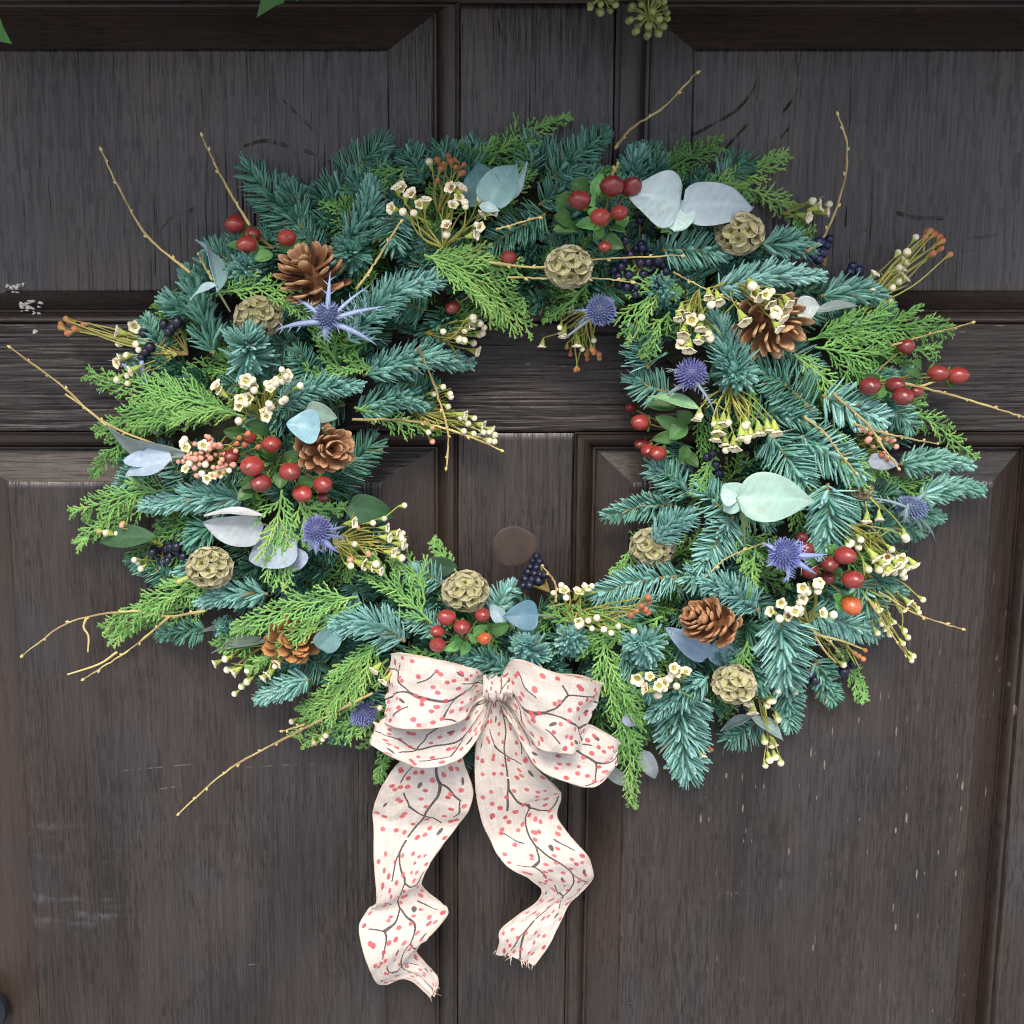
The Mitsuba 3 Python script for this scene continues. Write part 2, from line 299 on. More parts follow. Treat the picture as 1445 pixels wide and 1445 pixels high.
part(door, 'stile', slab(loL['o'][1], loR['o'][0], zb_l + .0006, zm_l - .0006, 0.0, .0008, .0024, True, amp=.00018, seed=22), 'wood_v', label='lower middle stile with a round filled patch')
for x0, x1, z0, z1 in ((-0.42, upL['o'][0], zm_u + .0006, zt - .0006), (-0.42, loL['o'][0], zb_l + .0006, zm_l - .0006), (upR['o'][1], 0.46, zm_u + .0006, zt - .0006), (loR['o'][1], 0.46, zb_l + .0006, zm_l - .0006)):
    part(door, 'stile', slab(x0, x1, z0, z1, 0.0, .0012, .003, True, amp=.0002, seed=23), 'wood_v')
# round filled patch where a knocker once sat
a = np.linspace(0, 2 * np.pi, 28, endpoint=False); rr = 1 + 0.05 * np.sin(3 * a + 1) + 0.03 * np.sin(5 * a)
c0 = P(727, 771)
rings = [np.stack([c0[0] + 32 * S * q * rr * np.cos(a), np.full(28, y), c0[2] + 30 * S * q * rr * np.sin(a)], 1) for q, y in ((1.0, 0.0003), (0.97, -0.0002), (0.85, -0.0003), (0.5, -0.0002), (0.02, -0.0002))]
i, j = np.meshgrid(np.arange(4), np.arange(28), indexing='ij')
part(door, 'wood_plug', (np.vstack(rings), np.stack([i * 28 + j, i * 28 + (j + 1) % 28, (i + 1) * 28 + (j + 1) % 28, (i + 1) * 28 + j], -1).reshape(-1, 4)), 'plug_wood', label='round brown filled patch on the door')
# splash of old white paint across the lower edge of the upper panel
r = rng_(); mb = MB()
for (px, py, sp, n, h) in ((20, 404, 9, 12, HF), (38, 428, 9, 16, -0.0095), (46, 440, 10, 10, -0.006), (54, 466, 5, 2, 0.0)):
    for _ in range(n):
        q = P(px + r.normal() * sp * .7, py + r.normal() * sp * .5, h + .0002)
        a = np.linspace(0, 2 * np.pi, 9, endpoint=False); rad = S * r.uniform(1.2, 4.0) * (1 + .35 * r.normal(size=9))
        top = np.stack([q[0] + rad * np.cos(a), np.full(9, q[1] - .0003), q[2] + .7 * rad * np.sin(a)], 1); base = top * 1.0; base[:, 1] += .0016
        k = np.arange(9); v = np.vstack([top, base, [q - [0, .0006, 0]]])
        mb.add(v, np.vstack([np.stack([k, k + 9, (k + 1) % 9 + 9, (k + 1) % 9], 1), np.stack([k, (k + 1) % 9, k * 0 + 18, k * 0 + 18], 1)]), (.42, .41, .39))
mb.to(door, 'paint_splash', 'paint', label='splash of white paint on the door', smooth=False)
# door furniture, only its rim inside the picture
kn = P(-42, 1452, 0.02)
v, f = lathe([(.001, .020), (.006, .0195), (.0115, .016), (.0135, .010), (.0125, .004), (.008, -.002), (.006, -.019), (.016, -.020), (.017, -.024)], 28)
part(door, 'knob', (put(v, kn, [0, -1, 0]), f), 'knob_metal', smooth=40, label='dark round metal knob at the door corner')

# unseen stone hood, added to keep the sky off the door's top
hood = thing('added_hood', 'unseen stone hood added over the wooden door to shade its top', 'added shade hood')
hz = Z_(-110)
m = trimesh.creation.box((1.5, 0.32, 0.12)); m.apply_translation((0.02, -0.10, hz + 0.06))
part(hood, 'slab', m, 'stone', smooth=False)

# ------------------------------------------------------------------ foliage builders
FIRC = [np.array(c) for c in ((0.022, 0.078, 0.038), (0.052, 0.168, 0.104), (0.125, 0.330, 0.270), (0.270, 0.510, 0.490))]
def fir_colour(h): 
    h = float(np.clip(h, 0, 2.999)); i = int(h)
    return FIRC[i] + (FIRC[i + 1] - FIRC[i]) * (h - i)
BARK = (0.20, 0.17, 0.06)
def fir_mesh(p, style, nl, hue, rg, dens=1.0):
    """Needles along the twig p. comb: two flat ranks; brush: all swept up over the twig; end: a twig seen end on."""
    length = np.linalg.norm(np.diff(p, axis=0), axis=1).sum()
    n = int(({'comb': 18, 'brush': 26, 'end': 30}[style] + length / S * {'comb': 1.3, 'brush': 1.9, 'end': 1.6}[style]) * dens)
    t, nv, bv = frames(p)
    u = np.sort(rg.uniform(0.02, 1.0, n)); k = u * (len(p) - 1); i = np.minimum(k.astype(int), len(p) - 2); fr = (k - i)[:, None]
    base = p[i] + (p[i + 1] - p[i]) * fr; T, N, B = t[i], nv[i], bv[i]
    sgn = np.where(np.arange(n) % 2 == 0, 1.0, -1.0)
    if style == 'comb':
        phi = sgn * np.radians(rg.normal(82, 10, n)); top = rg.random(n) < 0.16
        phi = np.where(top, rg.uniform(-1.1, 1.1, n), phi)
        al = np.radians(74 - 34 * u**2 + rg.normal(0, 5, n)); lift = 0.14
    elif style == 'brush':
        phi = np.radians(rg.uniform(-118, 118, n)); al = np.radians(62 - 34 * u**1.5 + rg.normal(0, 8, n)); lift = 0.22
    else:
        phi = rg.uniform(-np.pi, np.pi, n); al = np.radians(86 - 66 * u + rg.normal(0, 8, n)); lift = 0.0
    # the last needles close round the bud
    al = np.where(u > 0.94, np.radians(rg.uniform(6, 45, n)), al)
    d = np.cos(al)[:, None] * T + np.sin(al)[:, None] * (np.cos(phi)[:, None] * N + np.sin(phi)[:, None] * B)
    L = nl * {'comb': 0.86, 'brush': 0.80, 'end': 0.86}[style] * S * (1 - 0.42 * u**2) * rg.uniform(0.90, 1.08, n) * np.where(u < 0.08, 0.8, 1.0)
    if style == 'comb': L = L * np.where(np.abs(phi) < 1.1, 0.62, 1.0)
    bend = (lift * L)[:, None] * N + (rg.uniform(0.02, 0.26, n) * L)[:, None] * T + rg.normal(0, 0.08, (n, 3)) * L[:, None]
    L = np.where(rg.random(n) < 0.05, L * 0.5, L)
    if style == 'end': bend = (0.18 * L)[:, None] * T + rg.normal(0, 0.06, (n, 3)) * L[:, None]
    nrm = unit(np.cross(np.cross(d, T), d) + rg.normal(0, 0.25, (n, 3)))
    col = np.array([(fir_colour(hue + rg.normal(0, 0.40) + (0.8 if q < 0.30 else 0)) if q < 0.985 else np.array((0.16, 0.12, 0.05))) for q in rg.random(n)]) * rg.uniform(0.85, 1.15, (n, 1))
    v, f, c = blades(base, unit(d), nrm, L, 2.6 * S * rg.uniform(0.8, 1.2, n), bend, [0.6, 1.0, 1.1, 1.0, 0.5], col, flat=0.38, tipcol=tuple(fir_colour(hue + 0.8)))
    # paler waxy bands run beside the midrib of the underside
    return v, f, c
def sprig_path(pts, k=1.0, tip_dz=0.0, n=14):
    q = [PW(x, y, k, tip_dz * i / (len(pts) - 1)) for i, (x, y) in enumerate(pts)]
    return curve(q, n)

def clock(px, py):
    a = math.degrees(math.atan2(px - WX, -(py - WY))) % 360
    h2 = int(round(a / 15.0)) % 24; h = h2 // 2 or 12
    w = 'twelve one two three four five six seven eight nine ten eleven twelve'.split()[h % 12]
    return f"half past {w}" if h2 % 2 else f"{w} o'clock"
LM = {}                          # short names of the landmarks, each found by its look
used_labels = set()
def place_label(noun, px, py, group_words=''):
    best = sorted(LM.items(), key=lambda kv: math.hypot(kv[1][0] - px, kv[1][1] - py))
    for name, (lx, ly) in best[:6]:
        dx, dy = px - lx, py - ly
        rel = ('just above' if dy < 0 else 'just below') if abs(dy) > abs(dx) * 0.8 else 'beside'
        for extra in (f', at {clock(px, py)}',):
            l = f"{noun} {rel} the {name}{extra}"
            if len(l.replace(',', '').split()) <= 16 and l not in used_labels:
                used_labels.add(l); return l
    l = f"{noun} at {clock(px, py)} on the wreath"
    used_labels.add(l); return l

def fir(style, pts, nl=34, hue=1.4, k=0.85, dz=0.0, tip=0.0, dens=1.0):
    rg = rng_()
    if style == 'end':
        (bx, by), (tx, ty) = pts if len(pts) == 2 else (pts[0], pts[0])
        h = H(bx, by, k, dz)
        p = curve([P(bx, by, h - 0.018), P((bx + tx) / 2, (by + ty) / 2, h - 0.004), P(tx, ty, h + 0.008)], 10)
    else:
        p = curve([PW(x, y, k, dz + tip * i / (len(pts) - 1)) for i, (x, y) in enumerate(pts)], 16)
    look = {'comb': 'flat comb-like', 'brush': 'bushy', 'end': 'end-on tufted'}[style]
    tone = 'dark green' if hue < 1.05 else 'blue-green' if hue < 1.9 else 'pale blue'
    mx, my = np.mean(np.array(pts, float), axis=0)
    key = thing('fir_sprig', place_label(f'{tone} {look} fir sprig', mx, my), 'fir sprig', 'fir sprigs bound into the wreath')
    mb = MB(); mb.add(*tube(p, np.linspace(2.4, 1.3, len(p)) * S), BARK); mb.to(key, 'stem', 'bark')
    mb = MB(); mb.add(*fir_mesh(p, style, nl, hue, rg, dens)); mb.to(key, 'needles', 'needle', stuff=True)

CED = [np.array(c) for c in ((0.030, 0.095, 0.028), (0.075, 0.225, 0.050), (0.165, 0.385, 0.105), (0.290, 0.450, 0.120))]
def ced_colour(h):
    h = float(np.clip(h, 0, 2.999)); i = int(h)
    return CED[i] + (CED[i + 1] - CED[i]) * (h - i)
def cedar_mesh(p, width, hue, rg, scale=1.0):
    t, nv, bv = frames(p)
    length = np.linalg.norm(np.diff(p, axis=0), axis=1).sum() / S
    tilt = rg.normal(0, 0.25)
    nb = max(8, int(length / 8.0 * scale))
    mb = MB()
    mb.add(*tube(p, np.linspace(1.9, 1.0, len(p)) * S, 5), ced_colour(hue + 0.2) * 0.9)
    u = np.linspace(0.06, 0.99, nb); k = u * (len(p) - 1); i = np.minimum(k.astype(int), len(p) - 2); fr = (k - i)[:, None]
    base = p[i] + (p[i + 1] - p[i]) * fr
    tb, td, tn, tl, tc = [], [], [], [], []
    for m in range(nb):
        T, N, B = t[i[m]], nv[i[m]], bv[i[m]]
        side = (1 if m % 2 else -1)
        B2 = B * math.cos(tilt) + N * math.sin(tilt) * side
        a = math.radians(rg.normal(34, 8)) * (1 - 0.25 * u[m])
        d = unit(T * math.cos(a) + side * B2 * math.sin(a) + N * rg.normal(0.05, 0.16))
        L = width * S * (0.30 + 0.75 * math.sin(math.pi * min(1, 0.25 + 0.75 * u[m])) ** 0.8) * rg.uniform(0.75, 1.15)
        q = np.linspace(0, 1, 8)[:, None]
        br = base[m] + d * L * q + (T * 0.16 - N * 0.10 + np.array([0, 0, -0.06])) * L * q**2
        cc = ced_colour(hue + rg.normal(0, 0.35))
        mb.add(*tube(br, np.linspace(1.5, 0.8, 8) * S, 4), cc)
        ns = max(4, int(L / S / 5.2))
        for s in range(ns):
            w = 0.10 + 0.88 * s / ns; x = w * 7; ii = min(int(x), 6)
            pt = br[ii] + (br[ii + 1] - br[ii]) * (x - ii); tt = unit(br[ii + 1] - br[ii])
            bb = unit(np.cross(tt, N)); sg = 1 if s % 2 else -1
            aa = math.radians(rg.normal(27, 7))
            dd = unit(tt * math.cos(aa) + sg * bb * math.sin(aa) + N * rg.normal(0.08, 0.2))
            tb.append(pt); td.append(dd); tn.append(N); tl.append((0.38 * L * (1 - 0.5 * w) + 5 * S) * rg.uniform(0.7, 1.25)); tc.append(cc * rg.uniform(0.85, 1.2))
        tb.append(br[-1]); td.append(unit(br[-1] - br[-2])); tn.append(N); tl.append(6 * S); tc.append(cc)
    tb, td, tn, tl, tc = map(np.array, (tb, td, tn, tl, tc))
    n = len(tb); bend = unit(rg.normal(0, 1, (n, 3))) * (tl * 0.12)[:, None]
    v, f, c = blades(tb, td, tn, tl, 1.2 * S, bend, [0.7, 1.0, 0.8, 0.95, 0.7, 0.3], tc, flat=0.7, tipcol=CED[3])
    mb.add(v, f, c)
    # scale leaves: short spikes standing off the fine twigs
    m = 3
    w = np.tile(np.array([0.28, 0.5, 0.72]), n); rep = np.repeat(np.arange(n), m)
    b2 = tb[rep] + td[rep] * (tl[rep] * w)[:, None] + bend[rep] * (w**2)[:, None]
    sd = unit(np.cross(td[rep], tn[rep])) * np.where(np.arange(n * m) % 2, 1, -1)[:, None]
    d2 = unit(td[rep] * 0.8 + sd * 0.62)
    v, f, c = blades(b2, d2, tn[rep], 3.4 * S * rg.uniform(0.7, 1.2, n * m), 0.8 * S, b2 * 0, [0.8, 1.0, 0.2], tc[rep] * 1.05, flat=0.6, tipcol=CED[3])
    mb.add(v, f, c)
    return mb
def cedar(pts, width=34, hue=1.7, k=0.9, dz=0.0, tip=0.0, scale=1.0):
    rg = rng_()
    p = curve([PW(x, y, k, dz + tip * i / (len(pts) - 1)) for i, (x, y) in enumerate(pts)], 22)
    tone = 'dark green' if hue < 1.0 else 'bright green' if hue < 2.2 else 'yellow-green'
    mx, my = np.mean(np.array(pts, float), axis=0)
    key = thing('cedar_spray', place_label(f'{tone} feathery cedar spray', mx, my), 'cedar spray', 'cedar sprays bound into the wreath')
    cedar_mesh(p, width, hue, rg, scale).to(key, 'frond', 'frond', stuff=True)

def leaf_mesh(b, t, w, up, shape='oval', cup=0.18, arch=0.08, th=0.00045, nu=14, nv=8, twist=0.0, wave=0.0):
    """A leaf blade of real thickness from b to t, half width w, facing up."""
    b, t = np.asarray(b), np.asarray(t); ax = t - b; L = np.linalg.norm(ax); a = ax / L
    n = unit(np.asarray(up) - a * (np.asarray(up) @ a)); s = np.cross(n, a)
    u = np.linspace(0, 1, nu + 1)
    pr = {'oval': np.sin(np.pi * u**0.85) ** 0.72, 'round': np.sqrt(np.maximum(0, 1 - (2 * u - 1) ** 2)) ** 0.9, 'point': np.sin(np.pi * u**0.62) ** 0.85 * (1 - 0.25 * u**3),
          'egg': np.sin(np.pi * u**0.55) ** 0.7, 'lance': np.sin(np.pi * u**0.75) ** 1.1}[shape]
    pr = np.maximum(pr, 0.02)
    U, V = np.meshgrid(u, np.linspace(-1, 1, nv + 1), indexing='ij')
    Wd = w * pr[:, None]; tw = twist * (U - 0.5)
    sd = s * np.cos(tw)[..., None] + n * np.sin(tw)[..., None]; nn = n * np.cos(tw)[..., None] - s * np.sin(tw)[..., None]
    pos = b + ax * U[..., None] + sd * (Wd * V)[..., None] + nn * (cup * Wd * np.abs(V) ** 1.6 - 0.04 * w * (1 - np.abs(V)) ** 4 + arch * L * np.sin(np.pi * U) + wave * w * np.sin(9 * U + 2 * V) * V**2)[..., None]
    top = (pos + nn * th / 2).reshape(-1, 3); bot = (pos - nn * th / 2).reshape(-1, 3)
    i, j = np.meshgrid(np.arange(nu), np.arange(nv), indexing='ij'); k = i * (nv + 1) + j
    q = np.stack([k, k + nv + 1, k + nv + 2, k + 1], -1).reshape(-1, 4); m = len(top)
    rim = np.concatenate([np.arange(nv + 1), (np.arange(1, nu + 1)) * (nv + 1) + nv, nu * (nv + 1) + np.arange(nv)[::-1], np.arange(1, nu)[::-1] * (nv + 1)])
    r2 = np.roll(rim, -1)
    f = np.vstack([q, q[:, ::-1] + m, np.stack([rim, r2, r2 + m, rim + m], 1)])
    return np.vstack([top, bot]), f, np.concatenate([U.ravel()] * 2), np.concatenate([V.ravel()] * 2)
def add_leaf(key, b, t, w, col, up=(0, -1, 0.25), name='leaf', bsdf='leaf', rib=1.12, label=None, **k):
    v, f, U, V = leaf_mesh(b, t, w, up, **k)
    side = np.abs(np.sin(U * 26 - np.abs(V) * 5))
    mot = meshkit.fbm(v * 420) - 0.5
    c = np.asarray(col) * 0.86 * (1 + (rib - 1) * 1.6 * (np.abs(V) < .09) + 0.17 * (side > 0.84) + 0.45 * mot)[:, None]
    c = c + (np.array((0.20, 0.15, 0.09)) - c) * (0.55 * (meshkit.noise(v * 900) > .90))[:, None]
    mb = MB(); mb.add(v, f, c); return mb.to(key, name, bsdf, label=label)
def add_stem(key, pts, r0, r1, col, name='stem', n=14, bsdf='bark', label=None):
    p = curve(pts, n); mb = MB(); mb.add(*tube(p, np.linspace(r0, r1, n) * S, 6), np.asarray(col)); return mb.to(key, name, bsdf, label=label)

# ------------------------------------------------------------------ landmarks, for the names of what lies beside them
LM.update({
 'flat seed pod between two yellow twigs': (803, 376), 'seed pod under the white leaf pair': (1043, 328), 'tilted pod above the left tuft': (365, 445), 'pod on a yellow-green stem': (297, 800),
 'pod over the bow berries': (656, 833), 'pod near the bow': (1036, 965), 'half-hidden inner pod': (922, 772), 'small buried pod': (1213, 690),
 'open cone by the big thistle': (440, 385), 'open cone under cream flowers': (1088, 455), 'rosette cone': (460, 632), 'rounded brown cone': (1000, 877), 'cone crossed by cedar': (412, 900),
 'long-bracted thistle': (463, 447), 'bare blue thistle head': (847, 438), 'violet thistle cone': (975, 530), 'long oval thistle': (1283, 715), 'star thistle': (1108, 783), 'ragged thistle': (450, 752), 'thistle by the bow': (512, 1008),
 'white leaf pair': (960, 290), 'dark teal leaves': (705, 258), 'upright narrow leaf': (290, 380), 'grey slanting leaf': (200, 625), 'folded pale leaf': (340, 748), 'lilac leaf': (388, 782), 'round blue leaf': (428, 600),
 'big mint leaf': (1085, 700), 'small blue leaf': (735, 870), 'arched grey leaves': (1060, 1030), 'ribbon bow': (700, 985), 'navy berry cluster': (900, 385), 'navy berry spike': (755, 805),
 'red berries by the open cone': (350, 332), 'red berries over a leafy clump': (850, 285), 'red berries by the rosette cone': (400, 660), 'orange-red inner berries': (912, 622), 'spread red berries': (1290, 535), 'red berries by the star thistle': (1190, 805), 'bow berries': (650, 885),
 'pink bud cluster': (290, 645)})

# ------------------------------------------------------------------ ring and the mass of small growth inside it
ring = thing('wreath_ring', 'dark mossy ring at the core of the wreath, mostly hidden', 'wreath base')
a = np.linspace(0, 2 * np.pi, 97)
def ring_pt(th, t):
    c, s = math.cos(th), math.sin(th)
    ri = 1 / math.hypot(c / 165, s / 170); ro = 1 / math.hypot(c / 590, s / 445); r = ri + (ro - ri) * t
    return WX + r * c, WY + r * s
rg = rng_()
mb = MB()
nu, nv = 180, 18
V = []
for q in np.linspace(0, 2 * np.pi, nu, endpoint=False):
    cx, cy = ring_pt(q, 0.5); ix, iy = ring_pt(q, 0.22); ox, oy = ring_pt(q, 0.74)
    for w in np.linspace(0, 2 * np.pi, nv, endpoint=False):
        m = 0.5 - 0.5 * math.cos(w)
        V.append(P(ix + (ox - ix) * m, iy + (oy - iy) * m, 0.009 + 0.006 * math.sin(w)))
V = np.array(V); V += 0.004 * (np.stack([meshkit.noise(V * 160, s) for s in (1, 2, 3)], 1) - 0.5) * 2
i, j = np.meshgrid(np.arange(nu), np.arange(nv), indexing='ij')
q = np.stack([i * nv + j, i * nv + (j + 1) % nv, ((i + 1) % nu) * nv + (j + 1) % nv, ((i + 1) % nu) * nv + j], -1).reshape(-1, 4)
mb.add(V, q, np.array([0.022, 0.024, 0.013]) * (0.6 + 0.9 * meshkit.noise(V * 300))[:, None])
mb.to(ring, 'moss', 'bark')
def filler():
    rg = rng_(); fm, cm = MB(), MB()
    for kk in range(620):
        th = rg.uniform(0, 2 * np.pi); t = rg.uniform(0.13, 0.86)
        x, y = ring_pt(th, t)
        out = math.atan2(y - WY, x - WX) + rg.normal(0, 0.9) + (math.pi if t < 0.22 else 0)
        l = rg.uniform(38, 70)
        x2, y2 = x + l * math.cos(out), y + l * math.sin(out) * 0.85
        if ring_t(x2, y2) < 0.11 or ring_t(x2, y2) > 1.04: continue
        k = rg.uniform(0.30, 0.74)
        p = curve([PW(x, y, k, -0.004), PW((x + x2) / 2, (y + y2) / 2, k, 0.001), PW(x2, y2, k, -0.001)], 8)
        if rg.random() < 0.64:
            fm.add(*tube(p, 1.6 * S, 5), BARK)
            fm.add(*fir_mesh(p, 'comb' if rg.random() < .6 else 'brush', rg.uniform(26, 36), rg.uniform(0.3, 1.7), rg, 0.9))
        else:
            m = cedar_mesh(p, rg.uniform(22, 32), rg.uniform(0.4, 2.1), rg, 0.8)
            cm.add(*m.mesh(), m.col())
    for nm, m, lab, b in (('fir_foliage', fm, 'small dark fir twigs filling the depth of the wreath', 'needle'), ('cedar_foliage', cm, 'small cedar twigs filling the depth of the wreath', 'frond')):
        scene[nm] = painted(m.mesh(), m.col(), b)
        labels[nm] = {'label': lab, 'category': 'foliage', 'kind': 'stuff'}
filler()

# ------------------------------------------------------------------ fir sprigs: style, twig in the picture, needle length, tone
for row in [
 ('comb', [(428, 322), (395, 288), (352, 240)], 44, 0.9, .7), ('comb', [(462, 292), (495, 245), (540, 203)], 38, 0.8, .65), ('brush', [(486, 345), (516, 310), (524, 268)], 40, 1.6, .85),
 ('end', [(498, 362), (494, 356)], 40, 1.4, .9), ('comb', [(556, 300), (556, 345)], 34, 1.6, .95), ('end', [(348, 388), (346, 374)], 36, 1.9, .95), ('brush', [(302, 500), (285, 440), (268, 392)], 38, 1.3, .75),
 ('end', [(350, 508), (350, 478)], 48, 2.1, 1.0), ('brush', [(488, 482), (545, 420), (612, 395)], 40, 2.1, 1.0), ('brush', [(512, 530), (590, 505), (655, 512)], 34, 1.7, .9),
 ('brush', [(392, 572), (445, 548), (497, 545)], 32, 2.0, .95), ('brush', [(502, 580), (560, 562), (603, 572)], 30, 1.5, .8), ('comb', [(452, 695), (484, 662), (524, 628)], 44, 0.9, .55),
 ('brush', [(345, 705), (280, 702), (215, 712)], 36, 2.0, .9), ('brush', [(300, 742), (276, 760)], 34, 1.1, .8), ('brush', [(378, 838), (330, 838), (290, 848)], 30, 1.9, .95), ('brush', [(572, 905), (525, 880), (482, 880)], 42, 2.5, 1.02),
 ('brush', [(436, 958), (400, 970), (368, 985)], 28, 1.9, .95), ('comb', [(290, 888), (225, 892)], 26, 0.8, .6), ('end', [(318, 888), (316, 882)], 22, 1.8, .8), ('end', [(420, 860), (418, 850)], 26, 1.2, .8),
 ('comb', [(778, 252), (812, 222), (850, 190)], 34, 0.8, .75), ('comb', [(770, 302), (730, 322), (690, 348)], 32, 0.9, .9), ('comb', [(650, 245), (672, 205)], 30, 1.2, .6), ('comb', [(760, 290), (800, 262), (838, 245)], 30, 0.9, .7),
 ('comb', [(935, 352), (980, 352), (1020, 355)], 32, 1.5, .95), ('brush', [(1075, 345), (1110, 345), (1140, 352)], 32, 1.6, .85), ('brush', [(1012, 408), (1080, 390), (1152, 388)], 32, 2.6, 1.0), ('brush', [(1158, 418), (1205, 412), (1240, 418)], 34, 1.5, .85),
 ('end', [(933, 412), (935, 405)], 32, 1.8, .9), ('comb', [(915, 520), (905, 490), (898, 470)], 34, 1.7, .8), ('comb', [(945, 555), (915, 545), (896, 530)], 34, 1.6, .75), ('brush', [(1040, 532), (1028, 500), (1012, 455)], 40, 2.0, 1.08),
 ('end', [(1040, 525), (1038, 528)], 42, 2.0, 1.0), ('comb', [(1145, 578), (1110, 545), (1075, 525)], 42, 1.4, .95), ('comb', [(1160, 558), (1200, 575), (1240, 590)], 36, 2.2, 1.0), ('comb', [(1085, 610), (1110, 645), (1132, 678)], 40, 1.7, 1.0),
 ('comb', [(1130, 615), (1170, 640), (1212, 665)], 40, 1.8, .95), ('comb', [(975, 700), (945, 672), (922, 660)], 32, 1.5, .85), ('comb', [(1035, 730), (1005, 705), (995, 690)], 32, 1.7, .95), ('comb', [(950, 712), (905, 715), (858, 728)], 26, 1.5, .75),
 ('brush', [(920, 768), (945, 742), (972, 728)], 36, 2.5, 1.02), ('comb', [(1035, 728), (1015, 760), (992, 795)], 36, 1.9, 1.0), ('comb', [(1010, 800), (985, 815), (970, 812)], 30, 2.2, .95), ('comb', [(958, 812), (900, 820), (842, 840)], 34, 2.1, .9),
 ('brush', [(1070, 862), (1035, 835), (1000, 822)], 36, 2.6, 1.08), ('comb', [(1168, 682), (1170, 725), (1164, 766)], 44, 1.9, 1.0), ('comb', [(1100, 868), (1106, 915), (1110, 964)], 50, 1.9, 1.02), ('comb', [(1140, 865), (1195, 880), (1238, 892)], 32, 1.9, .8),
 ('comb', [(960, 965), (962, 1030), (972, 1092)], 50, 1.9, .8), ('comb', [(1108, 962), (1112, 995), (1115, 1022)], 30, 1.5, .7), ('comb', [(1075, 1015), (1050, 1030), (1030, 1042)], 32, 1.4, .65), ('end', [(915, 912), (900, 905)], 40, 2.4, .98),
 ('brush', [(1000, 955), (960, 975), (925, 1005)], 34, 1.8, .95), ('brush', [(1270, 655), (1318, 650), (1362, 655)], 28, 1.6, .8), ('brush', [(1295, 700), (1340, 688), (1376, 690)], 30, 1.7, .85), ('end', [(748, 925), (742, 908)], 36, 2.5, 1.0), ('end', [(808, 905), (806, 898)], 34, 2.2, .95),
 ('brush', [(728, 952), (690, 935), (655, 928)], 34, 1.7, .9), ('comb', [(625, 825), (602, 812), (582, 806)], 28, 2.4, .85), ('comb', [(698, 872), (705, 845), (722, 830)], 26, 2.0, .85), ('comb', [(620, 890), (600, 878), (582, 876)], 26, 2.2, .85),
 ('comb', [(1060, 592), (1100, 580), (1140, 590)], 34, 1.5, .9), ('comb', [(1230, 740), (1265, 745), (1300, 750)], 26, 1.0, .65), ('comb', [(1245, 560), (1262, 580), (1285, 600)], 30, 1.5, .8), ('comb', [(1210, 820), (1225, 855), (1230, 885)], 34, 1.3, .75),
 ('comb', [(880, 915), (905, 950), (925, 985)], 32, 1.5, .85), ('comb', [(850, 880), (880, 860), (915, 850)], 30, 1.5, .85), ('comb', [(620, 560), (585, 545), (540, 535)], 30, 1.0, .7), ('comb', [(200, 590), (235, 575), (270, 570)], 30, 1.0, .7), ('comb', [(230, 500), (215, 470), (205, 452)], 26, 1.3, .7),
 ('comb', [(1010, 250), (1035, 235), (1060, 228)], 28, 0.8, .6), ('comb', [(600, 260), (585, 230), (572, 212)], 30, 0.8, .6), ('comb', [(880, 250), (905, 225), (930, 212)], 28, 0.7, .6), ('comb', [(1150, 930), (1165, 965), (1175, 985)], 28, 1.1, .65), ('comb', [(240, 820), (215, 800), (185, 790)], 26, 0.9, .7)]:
    fir(row[0], row[1], row[2], row[3], row[4])

